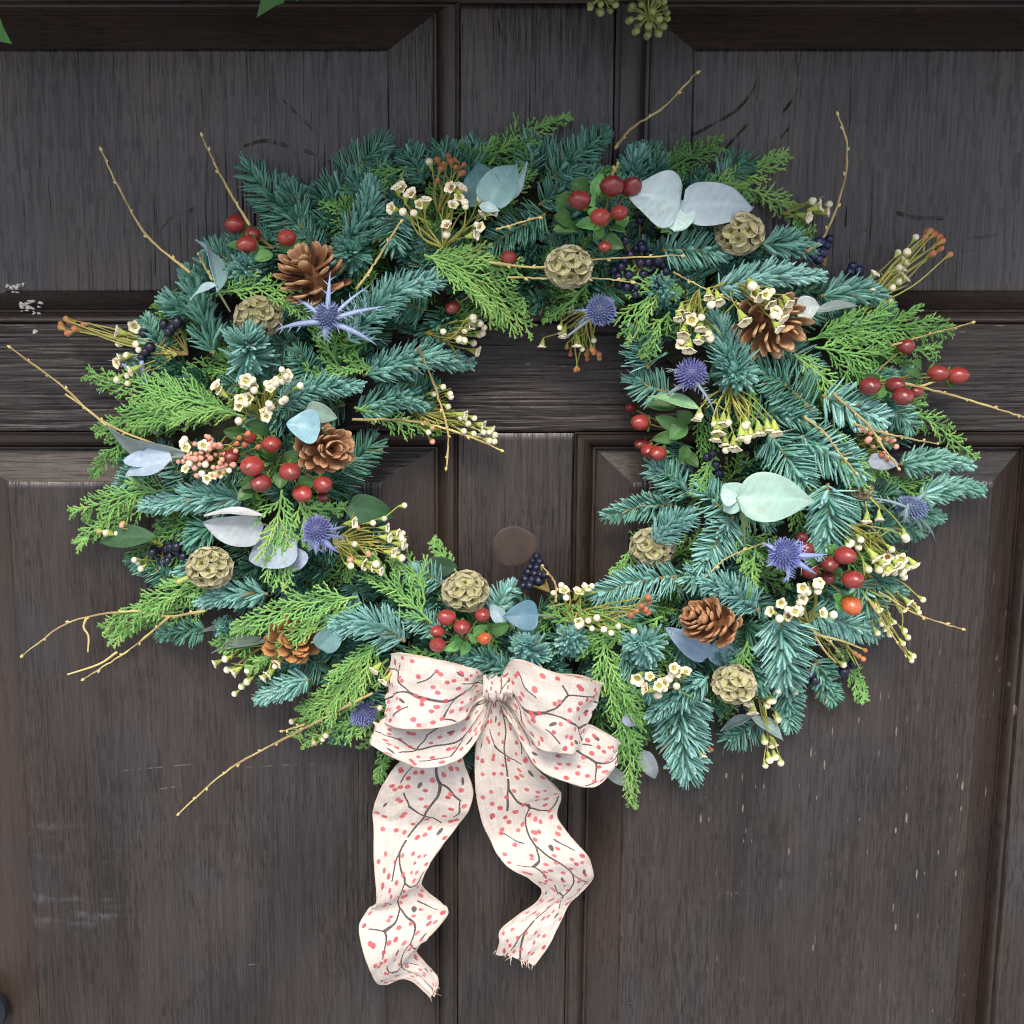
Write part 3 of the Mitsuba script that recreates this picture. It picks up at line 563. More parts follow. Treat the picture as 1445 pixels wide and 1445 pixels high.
# ------------------------------------------------------------------ cedar sprays: twig in the picture, width, tone
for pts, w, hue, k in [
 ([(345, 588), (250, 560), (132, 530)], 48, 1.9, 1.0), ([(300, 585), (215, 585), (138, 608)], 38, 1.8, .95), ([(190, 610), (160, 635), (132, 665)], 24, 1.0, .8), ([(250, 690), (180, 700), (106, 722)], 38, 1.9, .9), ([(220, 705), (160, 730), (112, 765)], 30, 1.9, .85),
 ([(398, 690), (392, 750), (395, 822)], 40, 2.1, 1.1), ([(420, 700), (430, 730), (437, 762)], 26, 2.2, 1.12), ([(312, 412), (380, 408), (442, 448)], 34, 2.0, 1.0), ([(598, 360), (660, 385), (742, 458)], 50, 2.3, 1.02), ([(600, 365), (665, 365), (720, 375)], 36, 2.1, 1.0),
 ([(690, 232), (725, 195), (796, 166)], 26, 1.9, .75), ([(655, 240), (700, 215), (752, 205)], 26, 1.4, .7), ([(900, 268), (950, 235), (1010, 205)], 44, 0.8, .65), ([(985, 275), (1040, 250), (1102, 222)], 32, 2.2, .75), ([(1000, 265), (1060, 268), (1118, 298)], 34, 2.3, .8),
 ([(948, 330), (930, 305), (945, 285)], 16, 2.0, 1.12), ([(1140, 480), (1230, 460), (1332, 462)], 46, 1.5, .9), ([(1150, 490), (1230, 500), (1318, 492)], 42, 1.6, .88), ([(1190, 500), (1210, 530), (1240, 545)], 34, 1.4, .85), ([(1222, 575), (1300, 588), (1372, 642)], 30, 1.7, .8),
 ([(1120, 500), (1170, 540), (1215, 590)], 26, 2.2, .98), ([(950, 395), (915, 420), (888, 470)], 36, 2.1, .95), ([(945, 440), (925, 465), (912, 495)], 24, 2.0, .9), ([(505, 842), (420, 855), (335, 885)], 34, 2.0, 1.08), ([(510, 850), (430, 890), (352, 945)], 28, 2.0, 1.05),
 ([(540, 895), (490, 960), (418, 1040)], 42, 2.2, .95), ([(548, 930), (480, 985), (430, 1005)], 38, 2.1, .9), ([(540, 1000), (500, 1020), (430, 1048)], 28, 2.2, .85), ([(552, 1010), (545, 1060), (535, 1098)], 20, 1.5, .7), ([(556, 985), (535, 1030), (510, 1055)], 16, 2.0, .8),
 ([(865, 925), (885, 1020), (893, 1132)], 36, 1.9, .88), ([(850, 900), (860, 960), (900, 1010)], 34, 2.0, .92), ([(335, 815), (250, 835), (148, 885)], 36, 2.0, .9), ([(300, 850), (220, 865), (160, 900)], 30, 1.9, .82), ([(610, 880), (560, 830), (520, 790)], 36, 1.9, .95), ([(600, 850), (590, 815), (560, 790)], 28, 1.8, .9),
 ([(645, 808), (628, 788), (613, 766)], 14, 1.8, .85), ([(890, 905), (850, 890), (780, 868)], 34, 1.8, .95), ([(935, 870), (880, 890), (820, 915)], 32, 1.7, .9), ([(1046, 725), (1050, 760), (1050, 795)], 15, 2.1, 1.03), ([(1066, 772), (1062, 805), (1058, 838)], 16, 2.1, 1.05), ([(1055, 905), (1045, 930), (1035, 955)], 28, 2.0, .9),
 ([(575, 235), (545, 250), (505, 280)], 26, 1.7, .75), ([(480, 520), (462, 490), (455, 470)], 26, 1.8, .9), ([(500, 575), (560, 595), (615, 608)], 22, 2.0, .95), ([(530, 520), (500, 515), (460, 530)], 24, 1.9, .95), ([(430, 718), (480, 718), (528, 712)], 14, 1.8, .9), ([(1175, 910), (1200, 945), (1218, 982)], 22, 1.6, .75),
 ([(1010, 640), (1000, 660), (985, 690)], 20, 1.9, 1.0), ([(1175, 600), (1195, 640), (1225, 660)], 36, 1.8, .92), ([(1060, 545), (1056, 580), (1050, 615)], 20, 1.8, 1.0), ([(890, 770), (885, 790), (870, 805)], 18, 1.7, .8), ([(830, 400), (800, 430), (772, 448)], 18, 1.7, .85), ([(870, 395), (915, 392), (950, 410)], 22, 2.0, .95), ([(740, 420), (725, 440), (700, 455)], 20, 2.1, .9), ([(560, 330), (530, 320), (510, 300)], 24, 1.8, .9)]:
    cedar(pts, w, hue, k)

# ------------------------------------------------------------------ eucalyptus: (from, to, half width, dz, colour, shape, up, cup)
PALE, MINT, LILAC, TEAL, GREY, BLUE, DGREEN = (0.40, 0.52, 0.55), (0.29, 0.46, 0.40), (0.29, 0.36, 0.45), (0.12, 0.25, 0.27), (0.22, 0.28, 0.27), (0.30, 0.50, 0.56), (0.045, 0.11, 0.05)
def euc(label, leaves, stem=None, k=1.0):
    key = thing('eucalyptus_sprig', label, 'eucalyptus', 'eucalyptus sprigs in the wreath')
    for b, t, w, dz, col, shape, up, cup in leaves:
        add_leaf(key, PW(*b, k, dz[0]), PW(*t, k, dz[1]), w * S, col, up=up, shape=shape, cup=cup * 1.3, arch=0.09, wave=0.07, nu=18, nv=12)
    if stem: add_stem(key, [PW(x, y, k, d) for x, y, d in stem], 1.8, 1.3, (0.22, 0.26, 0.16))
F = (0, -1, 0.25)
euc('pair of large white-blue rounded leaves beside red berries', [((960, 292), (886, 272), 37, (.016, .014), PALE, 'egg', (0.1, -1, 0.35), .12), ((962, 292), (1062, 293), 29, (.018, .012), (0.36, 0.45, 0.51), 'egg', (0, -1, 0.3), .10), ((958, 282), (950, 326), 22, (.014, .016), (0.46, 0.64, 0.60), 'round', (0, -1, .1), .15)], [(965, 290, .014), (985, 330, -.005)])
euc('cluster of dark teal folded leaves behind cream flowers', [((690, 288), (672, 232), 26, (.006, .004), TEAL, 'egg', (-.5, -1, .1), .2), ((688, 292), (728, 232), 24, (.016, .012), (0.20, 0.36, 0.37), 'egg', (-.3, -1, 0), .15), ((705, 290), (744, 228), 9, (.012, .012), (0.30, 0.46, 0.48), 'lance', (.8, -.6, 0), .2), ((676, 290), (706, 298), 7, (.018, .018), (0.34, 0.50, 0.50), 'lance', F, .1)], [(690, 290, .012), (672, 312, .0), (660, 340, -.01)])
euc('narrow upright blue-grey leaf with a shorter one below it', [((306, 412), (276, 338), 17, (.018, .010), (0.28, 0.45, 0.48), 'lance', (.75, -.65, 0), .3), ((308, 402), (268, 424), 9, (.018, .014), (0.36, 0.52, 0.56), 'lance', (0, -.6, .8), .2)], [(306, 408, .016), (325, 440, .0)])
euc('long slanting grey leaf over a pale blue leaf on the outer edge', [((262, 640), (146, 598), 24, (.012, .012), GREY, 'lance', (.1, -.8, -.6), .15), ((242, 650), (178, 672), 22, (.014, .010), (0.34, 0.44, 0.54), 'egg', (0, -.8, .7), .2), ((222, 652), (174, 650), 12, (.010, .006), (0.36, 0.46, 0.60), 'oval', (0, -.8, .5), .1)], [(265, 642, .008), (240, 648, .010), (300, 655, -.01)])
euc('folded pale leaf with an upturned white rim, beside a lilac leaf', [((372, 742), (286, 738), 24, (.006, .006), (0.36, 0.42, 0.45), 'egg', (0, -1, -.35), .35), ((372, 728), (288, 728), 7, (.016, .014), (0.44, 0.48, 0.50), 'oval', (0, -.5, .9), .2), ((420, 762), (352, 792), 30, (.006, .002), LILAC, 'egg', (0.2, -1, .5), .2), ((415, 770), (408, 808), 22, (.004, .0), (0.38, 0.46, 0.62), 'egg', (0, -1, .2), .15)], [(372, 740, .004), (440, 765, -.01)])
euc('round sky-blue leaf with a grey-green leaf, over the rosette cone', [((452, 606), (404, 598), 22, (.024, .022), (0.22, 0.40, 0.47), 'egg', (0, -1, .4), .12), ((430, 580), (476, 590), 14, (.010, .010), (0.20, 0.30, 0.25), 'egg', (0, -1, .3), .2)], [(455, 604, .022), (470, 625, .004)])
euc('large pale mint leaf with a notched smaller lobe, pointing outward', [((1040, 702), (1150, 707), 33, (.020, .016), MINT, 'point', (0.1, -1, .35), .10), ((1044, 706), (1020, 684), 17, (.018, .012), (0.36, 0.56, 0.50), 'egg', (-.3, -1, .2), .15), ((1040, 706), (1022, 722), 12, (.018, .012), (0.38, 0.60, 0.54), 'egg', (-.3, -1, .2), .15)], [(1040, 702, .018), (1050, 735, .014), (1050, 790, -.004)])
euc('slim green leaf under the violet thistle', [((988, 578), (914, 560), 10, (.010, .006), (0.22, 0.42, 0.22), 'lance', (0, -.7, .7), .2)])
euc('small white leaf and a grey one between cone and fir', [((1122, 436), (1156, 432), 15, (.006, .004), (0.48, 0.56, 0.54), 'egg', (0.3, -1, .1), .2), ((1150, 440), (1212, 432), 8, (.004, .004), GREY, 'lance', (0, -.7, .6), .2)])
euc('small round blue leaf above the bow with a fainter one behind', [((760, 868), (710, 870), 20, (.012, .012), (0.09, 0.19, 0.26), 'egg', (0, -1, .3), .1), ((715, 885), (690, 850), 10, (.004, .002), (0.28, 0.40, 0.48), 'lance', F, .2)], [(760, 868, .010), (785, 872, -.004)])
euc('two dark slate-blue leaves tucked under the rounded cone', [((1000, 925), (938, 885), 17, (-.006, -.008), (0.20, 0.30, 0.42), 'egg', (-.2, -1, .2), .15), ((1000, 912), (1040, 935), 17, (-.008, -.012), (0.17, 0.29, 0.36), 'egg', (0, -1, .2), .15)], k=.95)
euc('two arched dull grey leaves on the bottom outer edge', [((1060, 1012), (1106, 1046), 12, (.008, .004), (0.22, 0.31, 0.30), 'lance', (.5, -.7, .6), .25), ((1062, 1010), (1016, 1032), 8, (.008, .004), (0.26, 0.34, 0.33), 'lance', (-.5, -.6, .6), .2)], [(1060, 1010, .006), (1050, 980, -.002)])
euc('grey leaves drooping behind the bow, beside hanging cedar', [((905, 1060), (925, 1098), 12, (-.004, -.006), (0.30, 0.36, 0.40), 'egg', F, .15), ((850, 1080), (893, 1112), 10, (-.006, -.008), (0.32, 0.38, 0.36), 'lance', F, .15), ((880, 1010), (900, 1022), 10, (-.004, -.004), (0.24, 0.30, 0.42), 'egg', F, .1)])
euc('small teal leaf between cone and bushy fir near the bow', [((450, 915), (490, 872), 17, (.004, .004), (0.15, 0.29, 0.30), 'egg', (0.2, -1, .1), .2)])
euc('deep green pointed leaf at the outer edge by dark berries', [((222, 758), (140, 766), 16, (.0, -.004), DGREEN, 'lance', (0, -.8, .4), .2)])
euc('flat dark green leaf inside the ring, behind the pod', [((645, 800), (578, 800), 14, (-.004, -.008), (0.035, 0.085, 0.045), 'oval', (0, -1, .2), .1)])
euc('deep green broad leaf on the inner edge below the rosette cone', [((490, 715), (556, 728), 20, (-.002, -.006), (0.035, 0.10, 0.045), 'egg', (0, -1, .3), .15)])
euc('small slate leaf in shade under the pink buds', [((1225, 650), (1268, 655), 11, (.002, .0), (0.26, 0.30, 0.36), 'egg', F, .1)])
euc('thin grey-green leaves reaching out at the lower outer edge', [((375, 888), (275, 895), 8, (-.004, -.012), (0.16, 0.20, 0.18), 'lance', (0, -.6, .7), .2), ((380, 905), (298, 922), 7, (-.004, -.010), (0.17, 0.22, 0.17), 'lance', (0, -.7, .6), .2), ((370, 900), (310, 908), 8, (-.006, -.012), (0.13, 0.18, 0.14), 'lance', F, .2)])

# ------------------------------------------------------------------ seed pods: a ball of papery cups, each with a dark five-rayed star
def pod(label, px, py, r, axis, k=1.0, dz=0.006, tone=1.0, squash=1.0, stem=None):
    rg = rng_()
    key = thing('seed_pod', label, 'seed pod', 'papery seed pods in the wreath')
    R = r * .92 * S; c = PW(px, py, k, dz)
    v = trimesh.creation.icosphere(subdivisions=2, radius=R * 0.74); mb = MB()
    mb.add(v.vertices * [1, 1, .88] + c, v.faces, np.array((0.26, 0.22, 0.10)) * tone); mb.to(key, 'core', 'paper')
    ax = axis_frame(axis)
    dirs = fib(36, -0.75, 1.0) @ ax.T; flat = np.array([1.0, 1.0, 0.88])
    rot = ax[:, 2]
    for d in dirs:
        facing = d @ rot
        if d @ np.array([0, -1, 0.1]) < -0.45: continue
        d = unit(d + rg.normal(0, 0.05, 3))
        cr = R * 0.345 * rg.uniform(0.82, 1.14)
        prof = [(0.10, -0.16), (0.40, -0.14), (0.72, -0.04), (0.93, 0.10), (1.06, 0.24)]
        pr = np.array(prof) * cr; seg = 15
        v, f = lathe(pr, seg)
        ang = np.arctan2(v[:, 1], v[:, 0]); rad = np.hypot(v[:, 0], v[:, 1]) / cr
        v[:, 2] += np.where(rad > 0.9, 0.04 * cr * np.sin(ang * 7 + rg.uniform(0, 6)), 0) + rg.normal(0, .015, len(v)) * cr
        cen = 0.5 + 0.5 * facing
        inner = np.array((0.38, 0.40, 0.14)) * cen + np.array((0.32, 0.30, 0.17)) * (1 - cen)
        rim = np.array((0.42, 0.39, 0.27)) * tone
        col = inner + (rim - inner) * np.clip((rad - 0.3) / 0.7, 0, 1)[:, None] ** 1.2
        col = col * (1 - 0.22 * (np.sin(ang * 15) > 0.4))[:, None] * rg.uniform(0.88, 1.1)
        w = put(v, c + d * R * 0.80, d, rg.uniform(0, 6))
        mb = MB(); mb.add(c + (w - c) * flat, f, col); cup = mb.to(key, 'cup', 'paper')
        star = []
        for q in range(5):
            a = q * 2 * np.pi / 5 + rg.uniform(-.2, .2)
            star.append(unit([math.cos(a), math.sin(a), 0.75]))
        star = np.array(star); cc = np.tile([[0, 0, -0.14 * cr]], (5, 1))
        v, f, col = blades(cc, star, np.tile([[0, 0, 1.0]], (5, 1)), cr * 0.46, 0.09 * cr, cc * 0, [1.2, 0.8, 0.2], (0.10, 0.075, 0.04), flat=0.8)
        v2, f2 = lathe([(0.001, 0.02 * cr), (0.12 * cr, -0.03 * cr), (0.15 * cr, -0.16 * cr)], 8)
        mb = MB(); mb.add(c + (put(v, c + d * R * 0.80, d) - c) * flat, f, col); mb.add(c + (put(v2, c + d * R * 0.80, d) - c) * flat, f2, (0.12, 0.09, 0.05)); mb.to(cup, 'star', 'bark')
    if stem: add_stem(key, [P(*stem[0]), P(*stem[1])], 4.5, 2.0, (0.36, 0.42, 0.12), bsdf='frond')
pod('flat round seed pod on top, two yellow twigs running behind it', 803, 377, 35, (0.0, -1, 0.15))
pod('tan seed pod partly under a pointed white leaf', 1043, 330, 36, (0.1, -1, -0.1))
pod('brownish tilted seed pod half covered by a fir tuft', 365, 447, 36, (0.25, -.5, .9), tone=0.72, dz=-.002)
pod('seed pod with a yellow-green stalk near dark leaves', 297, 801, 36, (0.1, -.8, .7), stem=((250, 822, .050), (285, 806, .052)))
pod('yellow-centred seed pod on the inner edge above bow berries', 657, 834, 36, (-.1, -1, -.2), dz=0.012)
pod('greenish seed pod among bottom fir and cream flowers', 1036, 966, 35, (0, -.85, .5))
pod('seed pod peeping out under a pale fir tuft, inner edge', 922, 772, 36, (-.1, -.6, -.8), tone=0.82, k=.9, dz=-.002)
pod('small brown seed pod nearly buried in fir', 1213, 690, 22, (.6, -.6, .3), tone=0.6, k=.85, dz=-.006)

# ------------------------------------------------------------------ pine cones
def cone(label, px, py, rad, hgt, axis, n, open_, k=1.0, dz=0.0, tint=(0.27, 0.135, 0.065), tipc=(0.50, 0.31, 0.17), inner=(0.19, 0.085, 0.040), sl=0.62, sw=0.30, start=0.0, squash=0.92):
    rg = rng_()
    key = thing('pine_cone', label, 'pine cone', 'pine cones in the wreath')
    A = axis_frame(axis); c = PW(px, py, k, dz); Rm, Hh = rad * .90 * S, hgt * .90 * S; spin = rg.uniform(0, 6)
    v, f = lathe([(0.001, 0.36 * Hh), (0.10 * Rm, 0.30 * Hh), (0.20 * Rm, 0), (0.22 * Rm, -0.40 * Hh), (0.001, -0.5 * Hh)], 10)
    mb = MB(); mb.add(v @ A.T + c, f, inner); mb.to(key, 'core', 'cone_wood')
    for i in range(n):
        t = start + (1 - start) * (i + 0.5) / n; a = spin + i * 2.399963 + rg.normal(0, .20)
        el = math.radians(open_[0] + (open_[1] - open_[0]) * t + rg.normal(0, 8))          # angle from the axis
        rl = Rm * sl * (0.80 + 0.45 * math.sin(math.pi * min(1, 0.18 + 0.82 * (1 - t)))) * (1 - 0.45 * t**2) * rg.uniform(0.92, 1.07)
        z = Hh * (-0.42 + 0.72 * t)
        rr = 0.16 * Rm * (1 - 0.5 * t)
        out = np.array([math.cos(a), math.sin(a), 0]); d = out * math.sin(el) + np.array([0, 0, 1]) * math.cos(el)
        b = out * rr + [0, 0, z]
        up = np.array([0, 0, 1]) * math.sin(el) - out * math.cos(el)
        w = Rm * sw * (1 - 0.35 * t) * rg.uniform(0.9, 1.1)
        # a spoon: narrow claw, broad rounded thick end with a raised boss
        nu_, nv_ = 9, 6
        U, V = np.meshgrid(np.linspace(0, 1, nu_ + 1), np.linspace(-1, 1, nv_ + 1), indexing='ij')
        ww = w * (0.30 + 0.70 * np.clip(U / 0.62, 0, 1) ** 1.3) * np.sqrt(np.clip(1 - np.clip((U - 0.70) / 0.305, 0, 1) ** 2, 0, 1))
        th = w * (0.16 + 0.30 * np.clip((U - 0.45) / 0.4, 0, 1)) * np.sqrt(np.clip(1 - np.clip((U - 0.8) / 0.22, 0, 1) ** 2, 0.02, 1)) * (1 - 0.45 * V**2)
        sd = np.cross(up, d)
        mid = b + d * (rl * U)[..., None] + sd * (ww * V)[..., None] + up * (0.16 * rl * U**2.2 + 0.14 * w * np.abs(V) ** 2)[..., None]
        top = mid + up * (th * 0.5)[..., None]; bot = mid - up * (th * 0.7)[..., None]
        vv = np.vstack([top.reshape(-1, 3), bot.reshape(-1, 3)])
        ii, jj = np.meshgrid(np.arange(nu_), np.arange(nv_), indexing='ij'); kq = ii * (nv_ + 1) + jj
        q = np.stack([kq, kq + nv_ + 1, kq + nv_ + 2, kq + 1], -1).reshape(-1, 4); m = (nu_ + 1) * (nv_ + 1)
        rim = np.concatenate([np.arange(nv_ + 1), np.arange(1, nu_ + 1) * (nv_ + 1) + nv_, nu_ * (nv_ + 1) + np.arange(nv_)[::-1], np.arange(1, nu_)[::-1] * (nv_ + 1)]); r2 = np.roll(rim, -1)
        ff = np.vstack([q, q[:, ::-1] + m, np.stack([rim, r2, r2 + m, rim + m], 1)])
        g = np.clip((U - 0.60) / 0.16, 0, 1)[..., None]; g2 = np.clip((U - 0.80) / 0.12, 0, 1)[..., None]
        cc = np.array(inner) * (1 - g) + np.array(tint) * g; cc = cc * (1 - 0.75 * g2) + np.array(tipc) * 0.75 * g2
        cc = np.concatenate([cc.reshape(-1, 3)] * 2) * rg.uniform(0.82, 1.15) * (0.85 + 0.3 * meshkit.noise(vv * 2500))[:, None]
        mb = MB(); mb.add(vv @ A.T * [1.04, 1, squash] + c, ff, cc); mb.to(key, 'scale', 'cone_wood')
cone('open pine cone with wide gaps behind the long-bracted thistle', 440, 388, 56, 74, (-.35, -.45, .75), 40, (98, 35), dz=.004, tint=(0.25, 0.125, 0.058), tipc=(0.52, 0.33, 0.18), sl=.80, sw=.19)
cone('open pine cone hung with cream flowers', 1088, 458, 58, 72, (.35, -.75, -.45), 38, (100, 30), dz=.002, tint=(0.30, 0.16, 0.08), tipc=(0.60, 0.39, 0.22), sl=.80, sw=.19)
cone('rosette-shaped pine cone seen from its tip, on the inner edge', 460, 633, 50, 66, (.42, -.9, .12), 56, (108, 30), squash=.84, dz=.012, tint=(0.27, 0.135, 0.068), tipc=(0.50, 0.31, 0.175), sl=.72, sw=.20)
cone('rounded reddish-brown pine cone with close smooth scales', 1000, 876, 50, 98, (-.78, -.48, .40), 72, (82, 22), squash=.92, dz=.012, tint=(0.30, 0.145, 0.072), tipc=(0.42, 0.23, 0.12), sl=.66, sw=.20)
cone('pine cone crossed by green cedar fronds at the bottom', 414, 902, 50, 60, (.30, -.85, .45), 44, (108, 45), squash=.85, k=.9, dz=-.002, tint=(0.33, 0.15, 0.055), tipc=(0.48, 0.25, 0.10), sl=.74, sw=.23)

# ------------------------------------------------------------------ thistles
def thistle(label, px, py, rw, rh, axis, bracts, k=1.0, dz=0.016, col=(0.11, 0.155, 0.33), bcol=(0.27, 0.36, 0.54), stem=None, n=230):
    rg = rng_()
    key = thing('blue_thistle', label, 'thistle', 'blue thistles in the wreath')
    rw, rh = rw * .86, rh * .88; c = PW(px, py, k, dz); A = axis_frame(axis)
    d0 = fib(n, -0.92, 1.0); sc = np.array([rw, rw, rh]) * S
    v = trimesh.creation.icosphere(subdivisions=2, radius=1.0).vertices * sc * 0.90; f = trimesh.creation.icosphere(subdivisions=2, radius=1.0).faces
    mb = MB(); mb.add(v @ A.T + c, f, np.array(col) * 0.45)
    base = d0 * sc * 0.86; nr = unit(d0 / sc * S); up = np.tile([[0.0, 0, 1.0]], (n, 1))
    dd = unit(nr + 0.35 * up + rg.normal(0, 0.06, (n, 3)))
    cc = np.array(col) * rg.uniform(0.75, 1.45, (n, 1))
    v, f, cl = blades(base, dd, unit(np.cross(np.cross(dd, up) + 1e-6, dd)), rw * S * 0.40 * rg.uniform(.6, 1.25, n), 1.05 * S, base * 0, [0.9, 1.0, 0.75, 0.12], cc, flat=0.8, tipcol=(0.36, 0.42, 0.58))
    mb.add(v @ A.T + c, f, cl); mb.to(key, 'head', 'frond')
    for (tx, ty, w, tdz) in bracts:
        b = c - A[:, 2] * rh * S * 0.45 + np.array([0, -.006, 0]); t = PW(tx, ty, k, tdz)
        L = np.linalg.norm(t - b); ax = (t - b) / L
        up = unit(np.array([0, -1, 0.3]) + rg.normal(0, .2, 3)); s = unit(np.cross(up, ax)); nn = np.cross(ax, s)
        mb = MB()
        q = np.linspace(0, 1, 12)
        pth = b + ax * (L * q)[:, None] + nn * (0.10 * L * np.sin(np.pi * q))[:, None]
        pr = np.array([0.55, .8, .95, 1, 1, .95, .85, .72, .56, .38, .2, .04]) * w * S
        vv = np.concatenate([pth + s * pr[:, None], pth + nn * pr[:, None] * 0.35, pth - s * pr[:, None], pth - nn * pr[:, None] * 0.18])
        i = np.arange(11); ff = np.vstack([np.stack([o * 12 + i, o2 * 12 + i, o2 * 12 + i + 1, o * 12 + i + 1], 1) for o, o2 in ((0, 1), (1, 2), (2, 3), (3, 0))])
        mb.add(vv, ff, np.array(bcol) * rg.uniform(.85, 1.15))
        for _ in range(7):                                       # marginal spines
            u = rg.uniform(.15, .85); kx = int(u * 11); sg = rg.choice([-1, 1])
            b2 = pth[kx] + s * pr[kx] * sg * .8
            v2, f2, c2 = blades(b2[None], unit(ax * .8 + s * sg)[None], nn[None], (4 + w * 1.3) * S, 0.8 * S, np.zeros((1, 3)), [1, .7, .1], np.array(bcol) * 1.05, flat=.6)
            mb.add(v2, f2, c2)
        mb.to(key, 'bract', 'frond')
    if stem: add_stem(key, [P(*q) for q in stem], 2.2, 1.8, (0.30, 0.37, 0.38))
thistle('blue thistle with long pale spiny bracts below an open cone', 463, 447, 18, 20, (.05, -.75, .66), [(388, 466, 4.2, .010), (532, 487, 4.4, .012), (466, 382, 3.4, .020), (412, 418, 3.2, .008), (545, 432, 3.6, .014), (522, 402, 2.6, .006), (458, 482, 4.5, .014), (436, 425, 4.5, .006), (492, 425, 3.2, .010)])
thistle('round blue thistle head without bracts, near navy berries', 848, 438, 20, 17, (.12, -.9, .35), [(808, 466, 2.0, .0), (800, 440, 2.4, -.004)], dz=.006, stem=((836, 448, .055), (800, 475, .040)))
thistle('violet thistle cone with drooping grey bracts, inner edge', 975, 528, 21, 19, (-.25, -.35, .85), [(938, 560, 3.0, .004), (1003, 570, 2.6, .004), (938, 520, 2.4, .0), (1010, 588, 2.2, .006), (990, 548, 3.6, .012)], dz=.010, col=(0.14, 0.15, 0.40), bcol=(.28, .36, .42))
thistle('long oval slate-blue thistle at the outer edge', 1286, 716, 15, 25, (.86, -.35, -.2), [(1228, 702, 2.6, -.002), (1310, 690, 3.8, .0), (1300, 762, 4.0, .002), (1275, 740, 4.4, .004), (1320, 765, 2.6, .0)], k=.9, dz=.006, col=(0.13, 0.19, 0.36), bcol=(.20, .30, .32))
thistle('star-like vivid purple thistle beside red berries', 1108, 782, 21, 19, (0.05, -.95, .2), [(1168, 782, 4.0, .016), (1152, 810, 4.2, .014), (1112, 822, 4.2, .018), (1075, 765, 3.6, .012), (1080, 800, 3.2, .012), (1128, 760, 3.4, .010), (1100, 757, 3.4, .010), (1140, 768, 3.2, .014)], col=(0.13, 0.155, 0.43), bcol=(.26, .33, .58))
thistle('small ragged blue thistle among cream buds, inner edge', 448, 748, 19, 18, (.1, -.8, .6), [(478, 780, 4.2, .012), (446, 784, 4.6, .014), (488, 760, 3.0, .008), (425, 765, 3.0, .006), (490, 742, 2.6, .006), (462, 778, 3.0, .012)], col=(.14, .16, .38), bcol=(.24, .28, .52))
thistle('blue thistle half hidden under cedar beside the ribbon bow', 514, 1007, 20, 16, (.3, -.6, -.6), [(490, 1020, 3, -.004)], k=.9, dz=-.002, col=(.14, .16, .38))
thistle('thin blue bracts of a thistle hidden behind cedar', 204, 530, 8, 10, (-.2, -.3, .9), [(200, 495, 4.5, .004), (212, 540, 3.5, .0), (150, 508, 3.0, -.004)], k=.8, dz=-.006, col=(.16, .18, .40))

# ------------------------------------------------------------------ red berries with their leafy stalks
BPROF = [(0.001, 1.08), (0.07, 1.06), (0.12, 1.0), (0.30, 0.94), (0.55, 0.80), (0.78, 0.56), (0.94, 0.24), (1.0, -0.08), (0.94, -0.40), (0.76, -0.70), (0.46, -0.90), (0.15, -0.97), (0.001, -0.98)]
def red_berries(label, root, berries, leaves=(), k=1.0):
    """berries: (px, py, radius, dz, tone, (axis x, z)); leaves: (from, to, half width, tone)."""
    rg = rng_()
    key = thing('berry_sprig', label, 'berries', 'sprigs of red berries in the wreath')
    r0 = PW(*root, k, -.004)
    for (x, y, r, dz, tone) in berries:
        r *= 0.86 * rg.uniform(.92, 1.08)
        c = PW(x, y, k, dz)
        ax = unit(np.array([(x - root[0]) * .5, -55.0 + rg.normal(0, 12), -(y - root[1]) * .5]) + rg.normal(0, 10, 3))
        v, f = lathe(np.array(BPROF) * [r * S, r * S * 1.06], 20)
        red = np.array((0.17, 0.018, 0.023)) if tone < 1 else np.array((0.46, 0.10, 0.028)) if tone > 1.5 else np.array((0.27, 0.030, 0.030))
        if tone == 0: red = np.array((0.15, 0.014, 0.022))
        blot = np.clip(meshkit.fbm(v * 300 + rg.uniform(0, 9)) * 2.2 - .8, 0, 1)[:, None]
        cc = red * (0.75 + 0.25 * rg.random()) * (0.8 + 0.4 * meshkit.fbm(v * 480 + rg.uniform(0, 9)))[:, None] + blot * np.array((0.07, 0.022, 0.010))
        z = v[:, 2:] / (r * S)
        cc = np.where(z > 1.02, np.array((0.10, 0.04, 0.02)), cc + (np.array((0.50, 0.30, 0.08)) - cc) * np.clip(-z - 0.62, 0, 1) * 1.2)
        mb = MB(); mb.add(c + (put(v * [1, 1, rg.uniform(.92, 1.16)], c, ax) - c) * [1.08, 1, .92], f, cc); b = mb.to(key, 'berry', 'berry')
        A = axis_frame(ax); mb = MB()
        for q in range(5):
            a = q * 2 * np.pi / 5 + rg.uniform(-.2, .2); o = A[:, 0] * math.cos(a) + A[:, 1] * math.sin(a)
            p0 = c - ax * r * S * 0.95 + o * r * S * .12; p1 = p0 + (o * 0.95 + ax * rg.uniform(-.1, .45)) * r * S * 1.0
            v2, f2, U, V = leaf_mesh(p0, p1, r * S * .34, unit(-ax + o * .5), 'point', cup=.2, arch=.1, nu=6, nv=4)
            mb.add(v2, f2, np.array((0.12, 0.26, 0.05)) * rg.uniform(.7, 1.2))
        mb.to(b, 'sepal', 'leaf')
        add_stem(key, [r0, (r0 + c) / 2 + [0, .004, 0], c - ax * r * S * 0.9], 1.4, 1.2, (0.20, 0.17, 0.06), n=8)
    for (b, t, w, tone) in leaves:
        add_leaf(key, PW(*b, k, .002), PW(*t, k, .008), w * S, np.array((0.065, 0.17, 0.050)) * tone, up=unit(np.array([rg.normal(0, .3), -1, .3 + rg.normal(0, .3)])), shape='oval', cup=.25)
